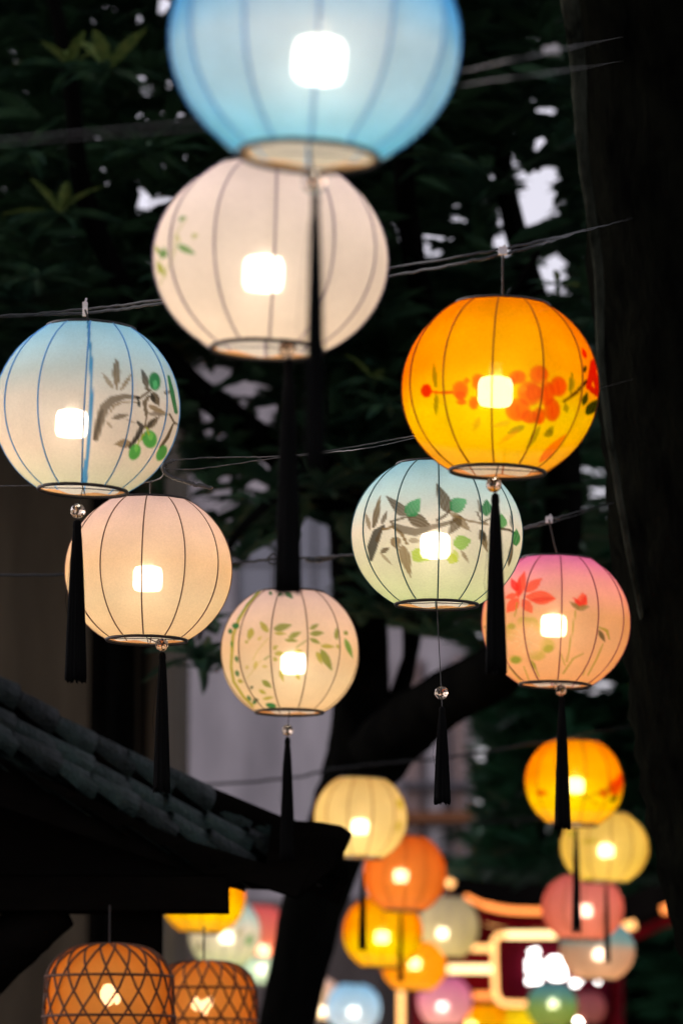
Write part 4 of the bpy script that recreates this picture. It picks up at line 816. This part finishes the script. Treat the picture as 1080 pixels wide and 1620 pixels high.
# ------------------------------------------------------------------ bamboo lattice lanterns under the pavilion beam
def lattice_lantern(x0, x1, top, label, bulbs, d, hoops):
    w = x1 - x0; s = d / FPX; rad = w / 2 * s; cx = (x0 + x1) / 2
    H = 1.15 * w * s; c = at(cx, top, d); pos = Vector((c.x, c.y, c.z - H))
    root = empty('lattice_lantern', pos, label, 'lantern')
    def prof(t):                     # t 0 bottom .. 1 top centre
        z = t * H; zs = H * .70
        if t < .7: return rad * (.93 + .07 * math.sin(math.pi * t / .9)), z
        u = (t - .7) / .3; return rad * max(0.0, math.cos(u * math.pi / 2)) ** .62 * (.985) + .0, zs + (H - zs) * math.sin(u * math.pi / 2)
    ts = [i / 40 for i in range(40)] + [.99]
    MB().lathe([(prof(t)[0] - .006, prof(t)[1]) for t in ts], 48).build('lining', M['rattan_cloth'], root, True)
    n = 18
    for sgn in (1, -1):
        for k in range(n):
            pts = []
            for i in range(25):
                t = i / 24 * .985; r_, z_ = prof(t); a = 2 * math.pi * k / n + sgn * (t * 1.55)
                pts.append(((r_ + .001 * sgn) * math.cos(a), (r_ + .001 * sgn) * math.sin(a), z_))
            MB().tube(pts, .0035, 5).build('lattice_strip', M['rattan'], root, True)
    for py in hoops:
        t = ((top - py) * s + H) / H; r_, z_ = prof(t); MB().ring(r_ + .003, .0042, z_, 48, 6).build('hoop', M['rattan'], root, True)
    MB().ring(prof(0)[0], .006, 0, 48, 6).build('hoop', M['rattan'], root, True)
    for (bx_, by_, sc_) in bulbs:
        q = at(bx_, by_, d) - pos; q.y = 0
        o = MB().lathe([(.001, -.030), (.010, -.024), (.018, -.008), (.0175, .006), (.010, .018), (.004, .022)], 12, True).build('bulb', M['bulb'], root, True); o.location = q; o.scale = (sc_,) * 3
        MB().tube([(0, 0, .0225), (0, 0, .05)], .009, 8).build('socket', M['wire'], o)
    MB().tube([(0, 0, H - .002), (0, 0, H + .11)], .003, 6).build('cord', M['wire'], root)
lattice_lantern(70, 277, 1493, 'bamboo lattice lantern glowing amber at the bottom left, the larger one', [(172, 1572, 1.25), (186, 1580, .6)], 12.6, (1552, 1608))
lattice_lantern(236, 409, 1520, 'smaller bamboo lattice lantern glowing amber, right of the larger one', [(310, 1587, .85), (324, 1592, .95), (332, 1584, .7)], 14.2, (1570, 1614))

# ------------------------------------------------------------------ overhead cables
def cable(label, strands, clips=(), mat='cable'):
    root = None
    p0 = at(*strands[0][0][0]); root = empty('overhead_cable', p0, label, 'cable')
    for pts, r in strands:
        P = smooth_path([at(*p) for p in pts], 14)
        P = [p + Vector((0, 0, random.uniform(-1, 1) * r * .5)) for p in P]
        # beyond its last clip only a thin tie wire runs on to the trunk
        xs = project(np.array([tuple(p) for p in P]))[0]
        rr_ = [r * float(np.interp(x, [880, 925], [1, .35])) for x in xs]
        child_of(MB().tube(P, rr_, 6).build('strand', M[mat], None, True), root)
    for (x, y, d, w, h, mt) in clips:
        c = at(x, y, d); s = d / FPX
        o = MB().box(-w * s / 2, w * s / 2, -.006, .006, -h * s / 2, h * s / 2)
        o.tube([(0, 0, h * s / 2), (w * s * .3, 0, h * s * .8)], .0025, 6)
        q = o.build('clip', M[mt]); q.parent = root; q.location = c - p0
    return root
def far_end(x, y, d): return (x, y, d)
cable('twin cable crossing behind the largest blue lantern at the top', [([(-400, 262, 6.6), (0, 220, 6.6), (315, 190, 6.55), (540, 152, 6.5), (720, 115, 6.6), (890, 78, 6.8), (985, 58, 12.2)], .0014), ([(-400, 262, 6.62), (0, 229, 6.62), (315, 204, 6.57), (540, 172, 6.5), (720, 136, 6.62), (890, 112, 6.82), (985, 96, 12.2)], .0011)], [(872, 80, 6.75, 26, 11, 'clip')])
cable('twin cable carrying the orange lantern and the blue leaf-painted one', [([(-400, 520, 9.9), (0, 500, 9.8), (135, 489, 9.75), (260, 474, 9.6), (430, 452, 9.4), (615, 424, 9.2), (795, 394, 9.05), (925, 364, 9.6), (1000, 345, 12.4)], .0028), ([(-400, 520, 9.92), (0, 501, 9.82), (135, 495, 9.77), (260, 480, 9.62), (430, 462, 9.42), (615, 437, 9.22), (795, 402, 9.03), (900, 372, 9.5), (1000, 345, 12.45)], .0034)], [(135, 489, 9.7, 8, 22, 'clip'), (795, 397, 9.0, 14, 12, 'clip')], 'cable_dark')
cable('thin wet cable with a looped end above the plain peach lantern', [([(275, 728, 10.6), (330, 724, 10.6), (440, 722, 10.5), (520, 713, 10.45), (650, 690, 10.4), (760, 665, 10.3), (1000, 600, 12.4)], .0016), ([(262, 742, 10.6), (320, 741, 10.6), (440, 724, 10.52), (520, 716, 10.46), (650, 694, 10.4), (1000, 600, 12.4)], .0014), ([(275, 728, 10.6), (258, 738, 10.6), (266, 752, 10.6), (300, 764, 10.6), (336, 773, 10.6)], .0048), ([(-400, 772, 10.7), (0, 769, 10.7), (120, 766, 10.7), (238, 762, 10.65), (262, 745, 10.6)], .002)], (), 'cable')
cable('dark cable with a knot behind the bamboo-painted lantern and the pink one', [([(-400, 912, 12.6), (0, 910, 12.6), (105, 909, 12.6), (250, 900, 12.6), (365, 891, 12.6), (440, 884, 12.6), (540, 879, 12.5), (700, 862, 12.3), (830, 834, 12.1), (905, 812, 12.05), (970, 795, 12.25)], .0036), ([(420, 888, 12.55), (432, 876, 12.55), (444, 884, 12.55), (436, 893, 12.55), (424, 889, 12.55)], .003), ([(484, 884, 12.55), (505, 886, 12.55), (530, 880, 12.55)], .007), ([(780, 848, 12.15), (868, 828, 12.05), (970, 795, 12.26)], .002)], [(868, 822, 12.0, 11, 10, 'clip')], 'cable_dark')
cable('thin cable above the cream lantern, in front of the grey building', [([(-300, 1275, 17.6), (380, 1238, 17.6), (530, 1216, 17.6), (640, 1204, 17.6), (760, 1190, 17.6), (1400, 1080, 17.6)], .005)], (), 'cable_dark')
cable('lowest thin cable above the deep orange lantern', [([(-300, 1335, 21), (540, 1312, 21), (640, 1304, 21), (760, 1300, 21), (1400, 1260, 21)], .005)], (), 'cable_dark')
